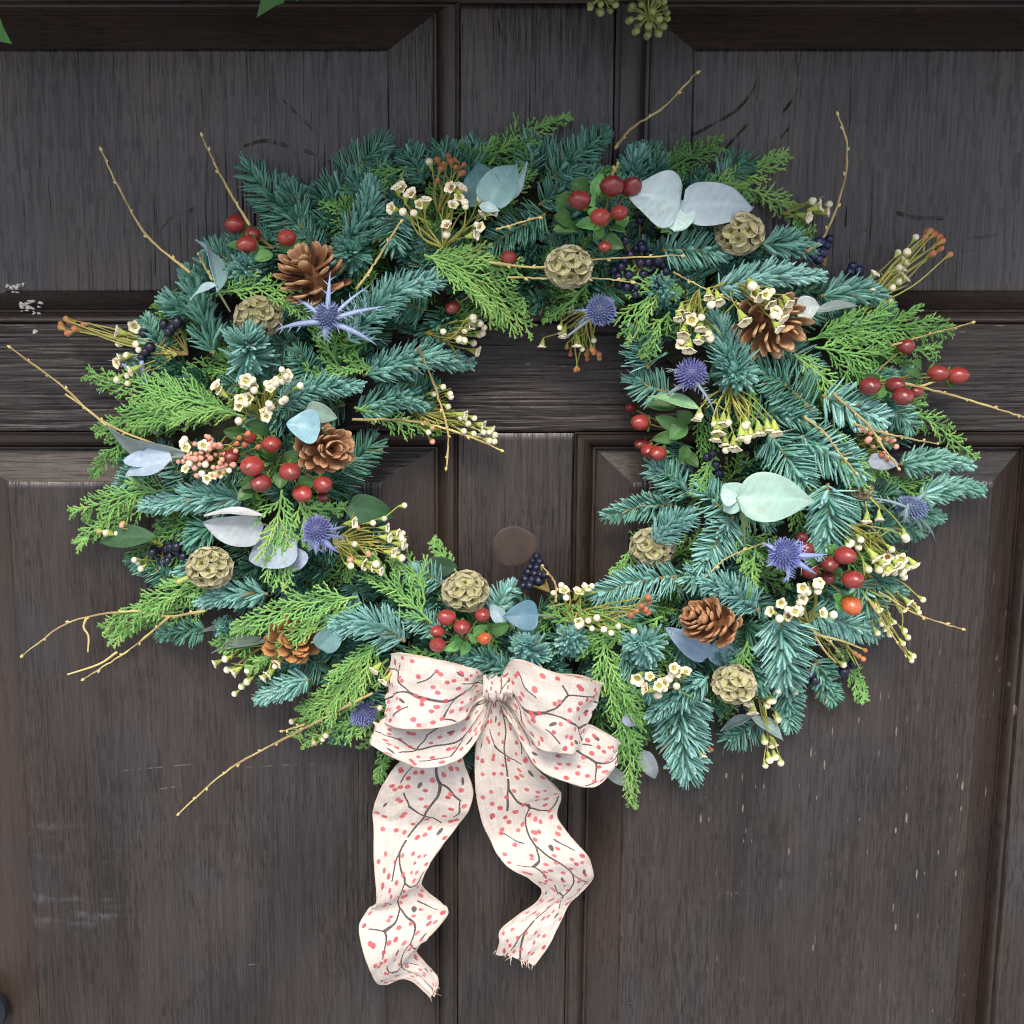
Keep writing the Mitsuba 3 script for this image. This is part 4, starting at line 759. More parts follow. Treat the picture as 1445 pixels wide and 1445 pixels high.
red_berries('four red berries beside the open cone on the upper outer edge', (385, 350), [(331, 317, 14, .010, 1), (356, 331, 12, .010, .5), (348, 345, 13, .014, 1), (405, 335, 14, .010, 1), (333, 308, 9, .002, 1)], [((365, 350), (320, 345), 7, 1.2), ((375, 352), (345, 362), 8, 1.6), ((385, 358), (360, 368), 9, 1.5), ((395, 350), (425, 340), 8, .8)])
red_berries('glossy dark red berries over round green leaves at the top', (850, 322), [(817, 282, 16, .022, .5), (864, 262, 15, .022, .5), (891, 263, 14, .018, .5), (847, 306, 14, .028, 1), (874, 300, 12, .016, 1), (853, 348, 9, .014, 1)],
            [((850, 318), (812, 318), 10, 1.8), ((845, 305), (828, 298), 8, 2.4), ((838, 280), (850, 245), 9, 2.0), ((838, 275), (838, 292), 8, 2.6), ((800, 290), (784, 280), 14, .9), ((806, 315), (782, 305), 13, .8), ((820, 322), (780, 325), 10, .9), ((860, 322), (882, 328), 9, 1.0), ((845, 318), (838, 338), 10, 1.1), ((870, 320), (888, 306), 8, 2.0), ((830, 268), (805, 258), 12, .8), ((852, 335), (880, 350), 10, .6)])
red_berries('two single red berries in shade near the bright cedar', (690, 400), [(718, 364, 11, .004, .5), (638, 434, 12, -.008, .5)], [((705, 372), (690, 380), 6, .8)])
red_berries('cluster of seven bright red berries below the rosette cone', (392, 645), [(383, 627, 14, .016, 1), (326, 644, 12, .012, .5), (355, 658, 15, .022, 1), (409, 666, 15, .024, 1), (368, 682, 14, .020, .5), (427, 697, 14, .018, 1), (456, 684, 14, .018, 1), (352, 618, 9, .010, 1), (456, 702, 8, .008, .5)],
            [((390, 650), (352, 630), 11, .7), ((395, 655), (430, 640), 10, .6), ((385, 660), (340, 690), 12, .6), ((400, 665), (395, 690), 11, .8), ((350, 612), (315, 608), 10, .7), ((380, 610), (345, 598), 11, .55), ((420, 690), (450, 672), 10, .7), ((360, 690), (335, 706), 10, .9), ((375, 640), (372, 660), 9, .9)])
red_berries('orange-red berries on the inner edge of the hole', (960, 610), [(903, 596, 13, .012, 1.2), (905, 627, 10, .004, .5), (928, 640, 13, .014, 1.2), (915, 636, 11, .008, 1.2), (890, 575, 8, -.004, .5)], [((965, 602), (925, 588), 10, .9), ((970, 600), (945, 620), 12, 1.2), ((962, 612), (920, 620), 9, .9), ((975, 595), (955, 580), 10, .8), ((970, 630), (960, 655), 11, .8), ((955, 575), (912, 572), 9, .7), ((965, 640), (985, 660), 9, .6)], k=.85)
red_berries('six red berries spread on long stalks over the outer edge', (1225, 540), [(1279, 489, 13, .010, .5), (1228, 545, 15, .012, 0), (1264, 543, 13, .010, 0), (1275, 560, 16, .016, .5), (1324, 527, 14, .014, 1), (1352, 530, 14, .014, 1), (1293, 553, 9, .006, .5)], [((1250, 548), (1225, 565), 8, 1.2), ((1300, 520), (1285, 510), 7, .9), ((1300, 532), (1275, 525), 8, .7), ((1240, 540), (1215, 530), 9, .8), ((1335, 535), (1345, 548), 6, 1.2)])
red_berries('red berries beside the star thistle, one turning orange', (1150, 800), [(1193, 784, 15, .018, 1), (1171, 796, 13, .012, .5), (1204, 818, 15, .020, 1), (1202, 855, 14, .018, 2), (1137, 775, 12, .002, .5), (1131, 758, 10, -.002, 0), (1143, 806, 12, .002, .5), (1168, 816, 11, .004, .5)], [((1165, 780), (1178, 768), 7, 1.9), ((1175, 808), (1192, 812), 8, 1.8), ((1180, 848), (1192, 838), 9, 3.0), ((1178, 852), (1190, 862), 8, 2.6), ((1150, 795), (1130, 785), 8, 1.0)])
red_berries('small shiny red berries between seed pod and ribbon bow', (655, 905), [(630, 871, 13, .022, 1), (681, 868, 12, .022, 1), (652, 885, 12, .026, 1), (617, 891, 10, .018, 1), (617, 910, 12, .022, 1), (684, 901, 10, .020, 1.6)], [((655, 905), (625, 918), 7, 2.2), ((660, 905), (650, 925), 7, 2.0), ((668, 895), (688, 882), 7, 2.2), ((675, 905), (660, 895), 6, 2.2), ((620, 900), (606, 898), 5, 2.0), ((690, 890), (720, 880), 10, 1.0), ((645, 895), (640, 915), 6, 1.8)])

# ------------------------------------------------------------------ dark berries
def dark_berries(label, root, dots, k=.95, r=6.5, navy=1.0):
    rg = rng_()
    key = thing('dark_berry_sprig', label, 'berries', 'sprigs of dark berries in the wreath')
    r0 = PW(*root, k, -.006); mb_s = MB()
    ico = trimesh.creation.icosphere(subdivisions=2, radius=1.0)
    for d in dots:
        x, y = d[:2]; dz = d[2] if len(d) > 2 else rg.uniform(-.004, .008)
        c = PW(x, y, k, dz); rr = r * S * rg.uniform(.85, 1.15)
        v = ico.vertices * rr * [1, 1, 1.08]
        cc = (np.array((0.009, 0.012, 0.038)) * navy + np.array((0.008, 0.008, 0.012)) * (1 - navy)) * (0.8 + 1.2 * np.clip(meshkit.fbm(v * 500 + x) - .35, 0, 1) * 2.0)[:, None]
        v2, f2 = lathe(np.array([(0.001, 1.10), (0.22, 1.10), (0.26, 0.98), (0.001, 0.95)]) * rr, 8)
        ax = unit(rg.normal(0, .5, 3) + [0, -1, .2])
        mb = MB(); mb.add(put(v, c, ax), ico.faces, cc); mb.add(put(v2, c, ax), f2, (.012, .010, .010)); mb.to(key, 'berry', 'dull_berry')
        mb_s.add(*tube(curve([r0, (r0 * .4 + c * .6) + [0, .003, 0], c], 7), np.linspace(1.5, .9, 7) * S, 5), (0.18, 0.15, 0.05))
    mb_s.to(key, 'stem', 'bark')
rg = np.random.default_rng(77)
def scatter(cx, cy, rx, ry, n): return [(cx + rx * q[0], cy + ry * q[1]) for q in fib(n * 2, 0, 1)[:, :2][::2] + rg.normal(0, .06, (n, 2))]
dark_berries('large cluster of navy-black berries below red berries', (905, 395), scatter(905, 384, 36, 32, 26) + [(878, 316), (903, 310), (882, 339), (905, 345), (915, 370)], k=.86, r=5.9)
dark_berries('shiny blue berries at the foot of the tall curved twig', (1165, 375), [(1156, 342), (1165, 346), (1150, 355), (1160, 357), (1147, 362), (1170, 338), (1155, 366)], k=.8, r=7.5, navy=1.6)
dark_berries('few blue berries on the outer edge beside cream buds', (1215, 400), [(1203, 376), (1211, 382), (1199, 384)], k=.8, navy=1.4)
dark_berries('black berries by white flowers on the upper outer edge', (265, 500), [(232, 458), (243, 462), (250, 455), (238, 468), (256, 460), (203, 471), (212, 490), (205, 497), (200, 505), (222, 487), (196, 490)], k=.75, r=6.8, navy=.35)
dark_berries('dim dark berries under the deep green pointed leaf', (250, 800), scatter(238, 782, 26, 12, 12), k=.7, navy=.8)
dark_berries('upright spike of navy berries inside the ring', (775, 835), [(757, 785), (752, 792), (761, 793), (748, 800), (757, 801), (766, 802), (745, 808), (754, 810), (763, 811), (741, 817), (750, 818), (738, 826), (747, 826), (768, 812), (760, 820)], k=.95, r=5.8, navy=.7)
dark_berries('small dark berries beside the slim hanging greenery', (1015, 680), [(998, 645), (1006, 640), (1010, 655), (1003, 664), (1014, 668)], k=.95, r=5.5)
dark_berries('dark berries under the comb-like fir at the bottom', (1160, 930), [(1135, 955), (1144, 950), (1128, 962), (1196, 940), (1204, 936), (1150, 960), (1190, 948)], k=.8, r=7, navy=.8)

# ------------------------------------------------------------------ wax flowers: kinds o open, s from the side, b bud, r red-orange bud, p pink bud
CREAM, LIME = np.array((0.74, 0.69, 0.54)), np.array((0.33, 0.42, 0.09))
def wax(label, root, dots, k=1.0, r=10.5, dz=0.012, lean=None, leaves=0):
    rg = rng_()
    if len(dots) >= 6:
        more = [dots[i] for i in rg.integers(0, len(dots), int(len(dots) * .6))]
        dots = list(dots) + [(x + rg.normal(0, 11), y + rg.normal(0, 9), {'o': 'b', 's': 'b'}.get(q, q) if rg.random() < .55 else q) for x, y, q in more]
    key = thing('wax_flower_sprig', label, 'flowers', 'sprigs of small cream flowers in the wreath')
    r0 = PW(*root, k, -.004); ms = MB()
    for (x, y, kind) in dots:
        c = PW(x, y, k, dz + rg.uniform(-.003, .004)); rr = r * .84 * S * rg.uniform(.82, 1.14)
        along = unit(c - r0)
        if kind == 'o': ax = unit(np.array([0, -1, 0.15]) + along * .45 + rg.normal(0, .42, 3))
        elif kind == 's': ax = unit(along * [1, .35, 1] + np.array([0, -.35, 0]) + rg.normal(0, .16, 3))
        else: ax = unit(along + np.array([0, -.4, 0]) + rg.normal(0, .3, 3))
        if lean is not None and kind in 'sb': ax = unit(ax * .5 + unit(np.array(lean)))
        if kind in 'os':
            L = 1.5 * rr
            v, f = lathe(np.array([(0.10, -1.5), (0.24, -1.25), (0.34, -.8), (0.50, -.35), (0.60, -.05)]) * rr, 10)
            mb = MB(); mb.add(put(v, c, ax), f, LIME * rg.uniform(.8, 1.2))
            mb2 = MB()
            A = axis_frame(ax)
            for q in range(5):
                a = q * 2 * np.pi / 5 + rg.uniform(-.1, .1); o = A[:, 0] * math.cos(a) + A[:, 1] * math.sin(a)
                p0 = c + o * rr * .42 - ax * rr * .05; p1 = p0 + (o * rg.uniform(.40, .60) + ax * rg.uniform(.28, .52)) * rr
                v2, f2, U, V = leaf_mesh(p0, p1, rr * rg.uniform(.36, .46), ax, 'round', cup=.45, arch=.10, th=.0005, nu=6, nv=6)
                mb2.add(v2, f2, CREAM * rg.uniform(.92, 1.08) * np.array([1, 1, rg.uniform(.85, 1.05)]))
            v3, f3 = lathe(np.array([(0.62, 0.04), (0.54, -.02), (0.44, -.16), (0.18, -.20), (0.001, -.18)]) * rr, 12)
            g = np.hypot(v3[:, 0], v3[:, 1])[:, None] / rr
            thr = np.array((0.36, 0.33, 0.06)) if rg.random() < .8 else np.array((0.30, 0.15, 0.06))
            mb2.add(put(v3, c, ax), f3, np.where(g > .5, CREAM * .9, thr))
            v4, f4 = lathe(np.array([(0.001, .16), (0.05, .14), (0.06, -.2)]) * rr, 6); mb2.add(put(v4, c, ax), f4, (.45, .42, .12))
            fl = mb2.to(key, 'flower', 'petal'); mb.to(fl, 'calyx', 'frond')
            end = c - ax * rr * 1.45
        else:
            br = rr * {'b': .62, 'r': .55, 'p': .5}[kind]
            bc = {'b': CREAM, 'r': np.array((0.40, 0.14, 0.075)), 'p': np.array((0.62, 0.30, 0.23))}[kind] * rg.uniform(.8, 1.15)
            v, f = lathe(np.array([(0.001, .95), (.45, .85), (.80, .45), (.92, .05), (.72, -.45), (.48, -.85), (.34, -1.5), (.14, -1.9)]) * br, 10)
            cc = np.where(v[:, 2:] < -.25 * br, (LIME if kind != 'r' else LIME * .5 + bc * .5) * .9, bc)
            mb = MB(); mb.add(put(v, c, ax), f, cc); mb.to(key, 'bud', 'petal')
            end = c - ax * br * 1.8
        mid = r0 * .45 + end * .55 + rg.normal(0, .0025, 3) + np.array([0, .003, 0])
        ms.add(*tube(curve([r0, mid, end], 9), np.linspace(1.3, .85, 9) * S, 5), np.array((0.34, 0.33, 0.08)) * rg.uniform(.7, 1.1))
    for _ in range(leaves):
        d = dots[rg.integers(len(dots))]; q = PW(d[0], d[1], k, dz); p0 = r0 + (q - r0) * rg.uniform(.3, .8)
        dr_ = unit(q - r0 + rg.normal(0, .02, 3))
        v, f, cl = blades(p0[None], dr_[None], np.array([[0, -1.0, .2]]), 26 * S * rg.uniform(.6, 1.2), 1.3 * S, rg.normal(0, .002, (1, 3)), [.7, 1, .9, .15], LIME * .7, flat=.6)
        ms.add(v, f, cl)
    ms.to(key, 'stem', 'frond')
def D(kind, *xy): return [(x, y, kind) for x, y in xy]
wax('cream cup flowers at the top beside dark teal leaves', (625, 350), D('o', (560, 266), (581, 274), (553, 294), (592, 289), (650, 266), (639, 290), (683, 301), (676, 320), (631, 318)) + D('b', (584, 301), (656, 286), (630, 331), (657, 292), (678, 281)) + D('o', (648, 279)), leaves=8)
wax('orange-red buds on a thin stalk at the top outer edge', (618, 300), D('r', (632, 220), (617, 226), (626, 231), (643, 236), (653, 244), (622, 238), (636, 228)) + D('b', (606, 229)), k=.85, r=10)
wax('small cream flowers hanging over the hole near a shaded berry', (600, 470), D('o', (664, 461), (672, 496)) + D('b', (655, 466), (683, 462), (668, 452), (676, 456), (648, 479), (668, 484), (680, 470)), k=.85, leaves=4)
wax('buds drooping into the hole below the bare thistle head', (830, 440), D('s', (765, 487), (815, 486), (795, 470)) + D('r', (845, 500), (812, 522), (836, 494), (800, 490), (805, 500), (828, 500)) + D('b', (790, 462), (838, 480)), k=.85, r=9, leaves=5, lean=(0, -.2, -1))
wax('thick clump of cream flowers over an open cone', (1030, 395), D('s', (1000, 418), (1014, 424), (1072, 416), (1086, 428), (1108, 436), (1050, 452), (1104, 448), (1098, 462)) + D('o', (1064, 412), (1080, 416), (1094, 442)), r=12, leaves=6, lean=(.3, -.4, -.7), dz=.024)
wax('cream and yellow flowers beside inner cedar, left of the cone', (985, 410), D('s', (958, 448), (971, 442), (965, 470), (985, 480), (996, 474), (972, 492), (988, 462)) + D('o', (976, 452), (962, 484)), r=11.5, leaves=6, lean=(-.1, -.4, -.9), dz=.014)
wax('bell-like cream flowers hanging in a row below the violet thistle', (1030, 545), D('s', (984, 590), (1020, 596), (1010, 618), (1023, 626), (1036, 630), (1047, 616), (1060, 614), (1071, 610), (1094, 609), (1013, 608)) + D('b', (1008, 598), (1052, 600)), r=11.5, lean=(0, -.25, -1), leaves=10, dz=.020)
wax('pale flowers beside the tall curved twig', (1110, 300), D('s', (1138, 306), (1155, 292), (1166, 299)) + D('b', (1170, 288), (1146, 284)), k=.75, r=11, leaves=5)
wax('cream buds with orange tips reaching out past dark fir', (1215, 440), D('s', (1233, 387), (1262, 384), (1275, 392)) + D('b', (1258, 406), (1256, 426), (1268, 378)) + D('r', (1312, 326), (1325, 334), (1320, 345), (1327, 350), (1316, 358), (1330, 340), (1306, 334), (1318, 330)) + D('b', (1292, 335), (1280, 356)), k=.8, r=10.5, leaves=8)
wax('white flowers with red-tipped buds on the upper outer edge', (250, 500), D('s', (167, 468), (176, 483), (171, 506), (186, 523)) + D('o', (180, 474), (166, 512)) + D('b', (192, 486), (196, 494), (180, 530)) + D('r', (100, 455), (86, 462), (96, 470), (118, 458), (106, 464)), k=.75, r=11, leaves=4)
wax('pale yellow flowers above the red berries, facing out', (372, 590), D('o', (345, 541), (358, 546), (382, 550), (404, 531), (338, 574), (340, 565), (376, 588), (352, 562)) + D('b', (357, 536), (398, 567), (383, 574), (337, 594), (398, 538), (390, 536), (384, 540), (347, 570)) + D('s', (306, 545), (311, 553)), leaves=10, dz=.018)
wax('dense cluster of pink and peach buds beside red berries', (300, 650), D('p', *[(290 + 17 * a + 4, 647 + 15 * b) for a, b in np.random.default_rng(5).normal(0, 1, (38, 2)).clip(-2.1, 2.1)]) + D('o', (262, 632), (275, 650), (262, 662), (300, 672), (310, 668)) + D('b', (268, 640), (285, 668), (258, 628), (316, 660)) + D('r', (338, 618), (350, 612), (345, 628), (334, 626)), r=9.5, leaves=6, dz=.014)
wax('lime-stalked cream buds beside the ragged thistle, inner edge', (470, 765), D('s', (545, 745), (560, 752), (560, 776), (553, 780), (525, 800), (536, 806), (512, 796), (498, 738)) + D('b', (526, 738), (542, 732), (566, 760), (500, 768), (568, 772), (530, 796)) + D('p', (505, 745), (520, 782), (494, 790)), k=.9, leaves=12, lean=(.9, -.3, -.1))
wax('cream buds poking out at the lower outer edge', (380, 910), D('s', (304, 936), (331, 948), (372, 956)) + D('b', (321, 945), (318, 930), (388, 940), (349, 962)) + D('s', (392, 934)), k=.75, r=10, leaves=6, lean=(-.8, -.3, -.4))
wax('two white flowers pressed against the bow', (565, 935), D('s', (529, 945), (543, 961)), k=1.0, r=11, lean=(-.5, -.3, -.7), dz=.008, leaves=3)
wax('white buds and greenery below the navy berry spike', (800, 870), D('s', (796, 834), (826, 831), (816, 878)) + D('b', (781, 837), (835, 827), (792, 826), (830, 876), (842, 872), (852, 888), (872, 884), (862, 893)) + D('r', (905, 855), (915, 850), (898, 862), (890, 868), (910, 860)), k=.95, r=10, leaves=12)
wax('cream flowers lying on comb-like fir near the bottom', (960, 975), D('o', (917, 955), (955, 948), (930, 968)) + D('s', (912, 972), (936, 966), (967, 948)) + D('b', (944, 958), (938, 972), (950, 942)), r=11.5, leaves=4, dz=.014)
wax('ring-shaped cream flowers under the star thistle', (1140, 880), D('o', (1102, 851), (1132, 845), (1133, 830), (1155, 823), (1122, 863)) + D('s', (1088, 863), (1160, 866)) + D('b', (1112, 860), (1130, 860), (1140, 836), (1154, 834)), r=11.5, leaves=5, dz=.016)
wax('spray of greenish cream flowers on the outer edge', (1200, 740), D('s', (1235, 787), (1248, 797), (1266, 795), (1280, 801), (1290, 797), (1255, 806)) + D('b', (1200, 766), (1211, 772), (1240, 804), (1262, 808), (1274, 806), (1258, 775), (1278, 760)) + D('o', (1252, 786), (1272, 790)), k=.85, r=11, leaves=16, lean=(.5, -.4, -.7))
wax('trailing buds on long stalks, lower outer edge', (1215, 800), D('b', (1302, 846), (1295, 858), (1276, 861), (1244, 880), (1262, 878), (1276, 890), (1274, 908), (1286, 932), (1238, 893)) + D('s', (1282, 850), (1240, 860), (1250, 886)) + D('p', (1290, 852), (1234, 856)), k=.8, r=9, leaves=14, lean=(.6, -.2, -.7))
wax('two white bells beside the long oval thistle', (1225, 700), D('s', (1223, 734), (1241, 731)) + D('b', (1277, 757)), k=.9, r=10.5, lean=(0, -.3, -1))
wax('cream bells at the bottom among arched grey leaves', (1070, 985), D('s', (1056, 992), (1062, 1004), (1091, 1050)) + D('b', (1082, 995), (1086, 1072), (1094, 1068), (1090, 988), (1080, 1080)) + D('b', (1122, 976)), k=.8, r=11, leaves=6, lean=(.2, -.3, -.9))
wax('pale buds along the inner edge beside crossed yellow twigs', (575, 575), D('s', (655, 586), (680, 600), (694, 606)) + D('b', (625, 546), (612, 556), (636, 560), (632, 574), (604, 610), (660, 598), (690, 622), (668, 612), (698, 614)) + D('p', (600, 596), (610, 604)), k=.75, r=10, leaves=16, lean=(.8, -.3, -.2))
wax('tiny pink buds in shade behind crossed twigs', (1215, 625), D('p', (1228, 612), (1240, 620), (1258, 622), (1264, 630), (1232, 630), (1246, 640), (1250, 612), (1224, 622)) + D('r', (1250, 648), (1244, 642)), k=.8, r=10, leaves=3)
wax('orange buds on yellow stalks at the lower outer edge', (1145, 885), D('r', (1221, 918), (1212, 926), (1206, 922), (1218, 930)) + D('b', (1190, 938)), k=.75, r=10, leaves=8)
wax('cream and pink buds below the hanging cedar', (470, 1010), D('p', (443, 1048)) + D('b', (456, 1043), (460, 1037), (412, 1018)) + D('b', (536, 999)), k=.75, r=10)
wax('pale buds near the pod on the outer edge', (230, 770), D('b', (152, 752), (165, 753), (190, 790), (195, 793)) + D('p', (140, 750), (172, 742)), k=.7, r=10, leaves=4)
wax('orange buds under the deep comb fir', (985, 1030), D('r', (992, 1062), (1000, 1054), (1004, 1058)) + D('s', (992, 1066)), k=.7, r=8)

# ------------------------------------------------------------------ bare yellow twigs
def twig(label, pts, r0=2.3, r1=1.5, forks=(), k=1.0, dz=0.0, tip=0.0, col=(0.52, 0.44, 0.18)):
    rg = rng_()
    key = thing('yellow_twig', label, 'twig', 'bare yellow twigs in the wreath')
    n = 26; m = len(pts) - 1
    p = curve([PW(x, y, k, dz + tip * i / m) for i, (x, y) in enumerate(pts)], n)
    p = p + rg.normal(0, .35 * S, p.shape)
    rad = np.linspace(r0 * .82, r1 * .66, n) * S * (1 + .14 * np.sin(np.linspace(0, 24, n))) * rg.uniform(.9, 1.12, n)
    cc = np.array(col) * rg.uniform(.9, 1.1)
    v, f = tube(p, rad, 7); mb = MB(); mb.add(v, f, (cc + (np.array((0.22, 0.15, 0.075)) - cc) * np.clip(meshkit.fbm(v * 90 + rg.uniform(0, 9)) * 2.4 - .85, 0, .8)[:, None]) * (.7 + .6 * meshkit.fbm(v * 420))[:, None]); mb.to(key, 'stem', 'bark')
    nb = max(2, int(np.linalg.norm(np.diff(p, axis=0), axis=1).sum() / S / 38))
    for q in range(nb):
        i = int((q + .6) / nb * (n - 3)) + 1
        d = unit(p[i + 1] - p[i]); s = unit(np.cross(d, [0, 1, 0])) * (1 if q % 2 else -1)
        v, f = lathe(np.array([(.001, 2.6), (.55, 1.9), (.95, .8), (.8, 0), (.3, -.6)]) * rg.uniform(1.2, 2.1) * S, 8)
        mb = MB(); mb.add(put(v, p[i] + s * rad[i] * .8, d * .85 + s * .5), f, cc * 1.05); mb.to(key, 'bud', 'bark')
    v, f = lathe(np.array([(.001, 2.2), (.5, 1.6), (.9, .6), (.7, -.4)]) * 2.4 * S, 8)
    mb = MB(); mb.add(put(v, p[-1], p[-1] - p[-2]), f, cc * 1.15); mb.to(key, 'bud', 'bark')
    for fk in forks:
        q = curve([PW(x, y, k, dz) for x, y in fk], 12); mb = MB(); mb.add(*tube(q, np.linspace(1.9, 1.2, 12) * S, 6), cc); mb.to(key, 'side_shoot', 'bark')
for row in [
 ('long bare twig reaching highest from the left of the wreath', [(268, 385), (205, 330), (165, 260), (143, 212)]), ('bare twig rising from berries beside the open cone', [(352, 318), (310, 245), (285, 192)]), ('short twig stub beside the narrow upright leaf', [(300, 395), (280, 360)]),
 ('bare twig pointing up over the middle stile of the door', [(868, 210), (890, 182), (940, 148), (983, 102)]), ('thick short twig end above the red berries', [(855, 262), (872, 232)], 3.0, 2.6), ('tall twig with a hooked tip over the panel', [(1140, 355), (1165, 330), (1190, 262), (1195, 205), (1183, 162)]),
 ('straight forked twig crossing the middle rail of the door', [(258, 642), (150, 598), (88, 545), (14, 490)], 2.4, 1.9, [[(150, 600), (120, 575), (92, 556)]]), ('arching twig with a dangling tip, lower outer edge', [(290, 862), (235, 870), (190, 862), (100, 877), (32, 925)], 2.3, 1.4, [[(122, 872), (118, 885), (125, 898), (124, 920)]]),
 ('drooping forked twig under the arching one', [(240, 870), (185, 915), (118, 958)], 2.2, 1.4, [[(165, 920), (140, 937), (95, 952)]]), ('long straight twig slanting down beneath the wreath', [(525, 978), (410, 1038), (320, 1088), (252, 1148)], 2.3, 1.6), ('thin twig stub by the lower cedar', [(430, 1022), (398, 1032)]),
 ('upright twig hanging across the inner edge', [(590, 490), (615, 550), (632, 612), (630, 660)], 2.2, 1.9), ('twig running into the hole, crossing the upright one', [(498, 592), (580, 594), (650, 612), (707, 635)], 2.0, 2.0), ('slanting twig among upper fir and cream flowers', [(503, 408), (530, 370), (566, 312)], 2.4, 1.8),
 ('short yellow twig over dark fir near the teal leaves', [(700, 324), (730, 315), (760, 306)], 1.8, 1.6), ('upper of two yellow twigs passing behind the flat pod', [(690, 370), (765, 377), (840, 366), (962, 360)], 2.2, 1.5), ('lower of two yellow twigs passing behind the flat pod', [(716, 391), (770, 393), (845, 393), (892, 398)], 1.8, 1.4), ('thin twig leading into the cream flowers over the cone', [(950, 384), (990, 405), (1040, 428)], 1.5, 1.4),
 ('thick pale twig lying over pale fir, outer side', [(1175, 555), (1225, 600), (1245, 630), (1268, 660)], 2.2, 2.0), ('twig crossing dark fir above the mint leaf', [(1135, 588), (1165, 612), (1185, 640), (1208, 667)], 2.2, 1.8), ('long twig leaving the frame over the middle rail', [(1270, 540), (1335, 555), (1400, 575), (1458, 592)], 2.3, 1.7, [[(1300, 545), (1320, 538), (1335, 532)]]), ('thin twig over feathery cedar by a single berry', [(1258, 488), (1310, 472), (1373, 455)], 1.6, 1.3), ('curved yellow stalk above the pink buds', [(1205, 598), (1260, 614), (1322, 626)], 1.8, 1.6),
 ('twig ending at the star thistle', [(995, 815), (1025, 788), (1075, 767)], 1.6, 1.4), ('twig pointing out beyond the trailing buds', [(1240, 835), (1290, 865), (1358, 888)], 1.7, 1.4), ('drooping twig below the trailing buds', [(1225, 845), (1265, 905), (1285, 932)], 1.7, 1.4), ('forked yellow stalks above dark berries, lower outer side', [(1135, 882), (1170, 905), (1188, 925)], 2.0, 1.6, [[(1150, 895), (1190, 905), (1215, 915)], [(1150, 898), (1165, 920), (1180, 935)]]), ('curled pale shoot beside the navy berry spike', [(785, 850), (783, 822), (766, 800)], 2.2, 1.5)]:
    twig(row[0], row[1], *(row[2:4] or (2.3, 1.5)), forks=row[4] if len(row) > 4 else (), k=.92, dz=.012)

# ------------------------------------------------------------------ ribbon bow, cream cloth printed with bare branches and red berries
BR = [((66, -8), (60, 20), 5), ((60, 20), (92, 70), 5), ((92, 70), (84, 130), 5), ((84, 130), (104, 190), 4.6), ((104, 190), (96, 250), 4.4), ((96, 250), (66, 300), 4.4),
      ((92, 70), (140, 84), 3.6), ((140, 84), (160, 60), 3), ((84, 130), (40, 158), 3.6), ((40, 158), (20, 150), 2.6), ((40, 158), (34, 196), 2.6), ((104, 190), (140, 214), 3.4), ((140, 214), (138, 250), 2.6), ((60, 20), (50, 56), 3), ((96, 250), (60, 236), 3), ((60, 236), (48, 214), 2.2), ((96, 250), (128, 276), 3), ((34, 100), (62, 118), 2.6), ((120, 128), (146, 150), 2.8)]
DOTS = [(30, 20), (46, 68), (66, 60), (112, 52), (128, 70), (146, 96), (120, 98), (110, 92), (66, 96), (28, 92), (60, 140), (52, 176), (16, 168), (24, 206), (44, 200), (70, 160), (126, 160), (150, 158), (118, 214), (150, 226), (126, 254), (150, 262), (112, 282), (74, 220), (56, 254), (36, 226), (76, 274), (22, 262), (46, 286), (100, 20), (134, 24), (140, 120), (14, 126), (92, 160), (150, 40), (98, 110)]
LEAVES = [(24, 60), (140, 186), (70, 200), (110, 140), (20, 236), (134, 290)]
TILE_W, TILE_L = 118.0, 300.0
BR = [((a[0] * .7375, a[1]), (b[0] * .7375, b[1]), w * .90) for a, b, w in BR]; DOTS = [(a * .7375, b) for a, b in DOTS] + [((a * 7.9 + 31) % 112 + 3, (a * 29.3) % 296 + 2) for a in range(1, 44)] + [(20, 40), (84, 36), (70, 108), (34, 116), (104, 170), (64, 186), (30, 186), (96, 236), (70, 296), (12, 200)]; LEAVES = [(a * .7375, b) for a, b in LEAVES]
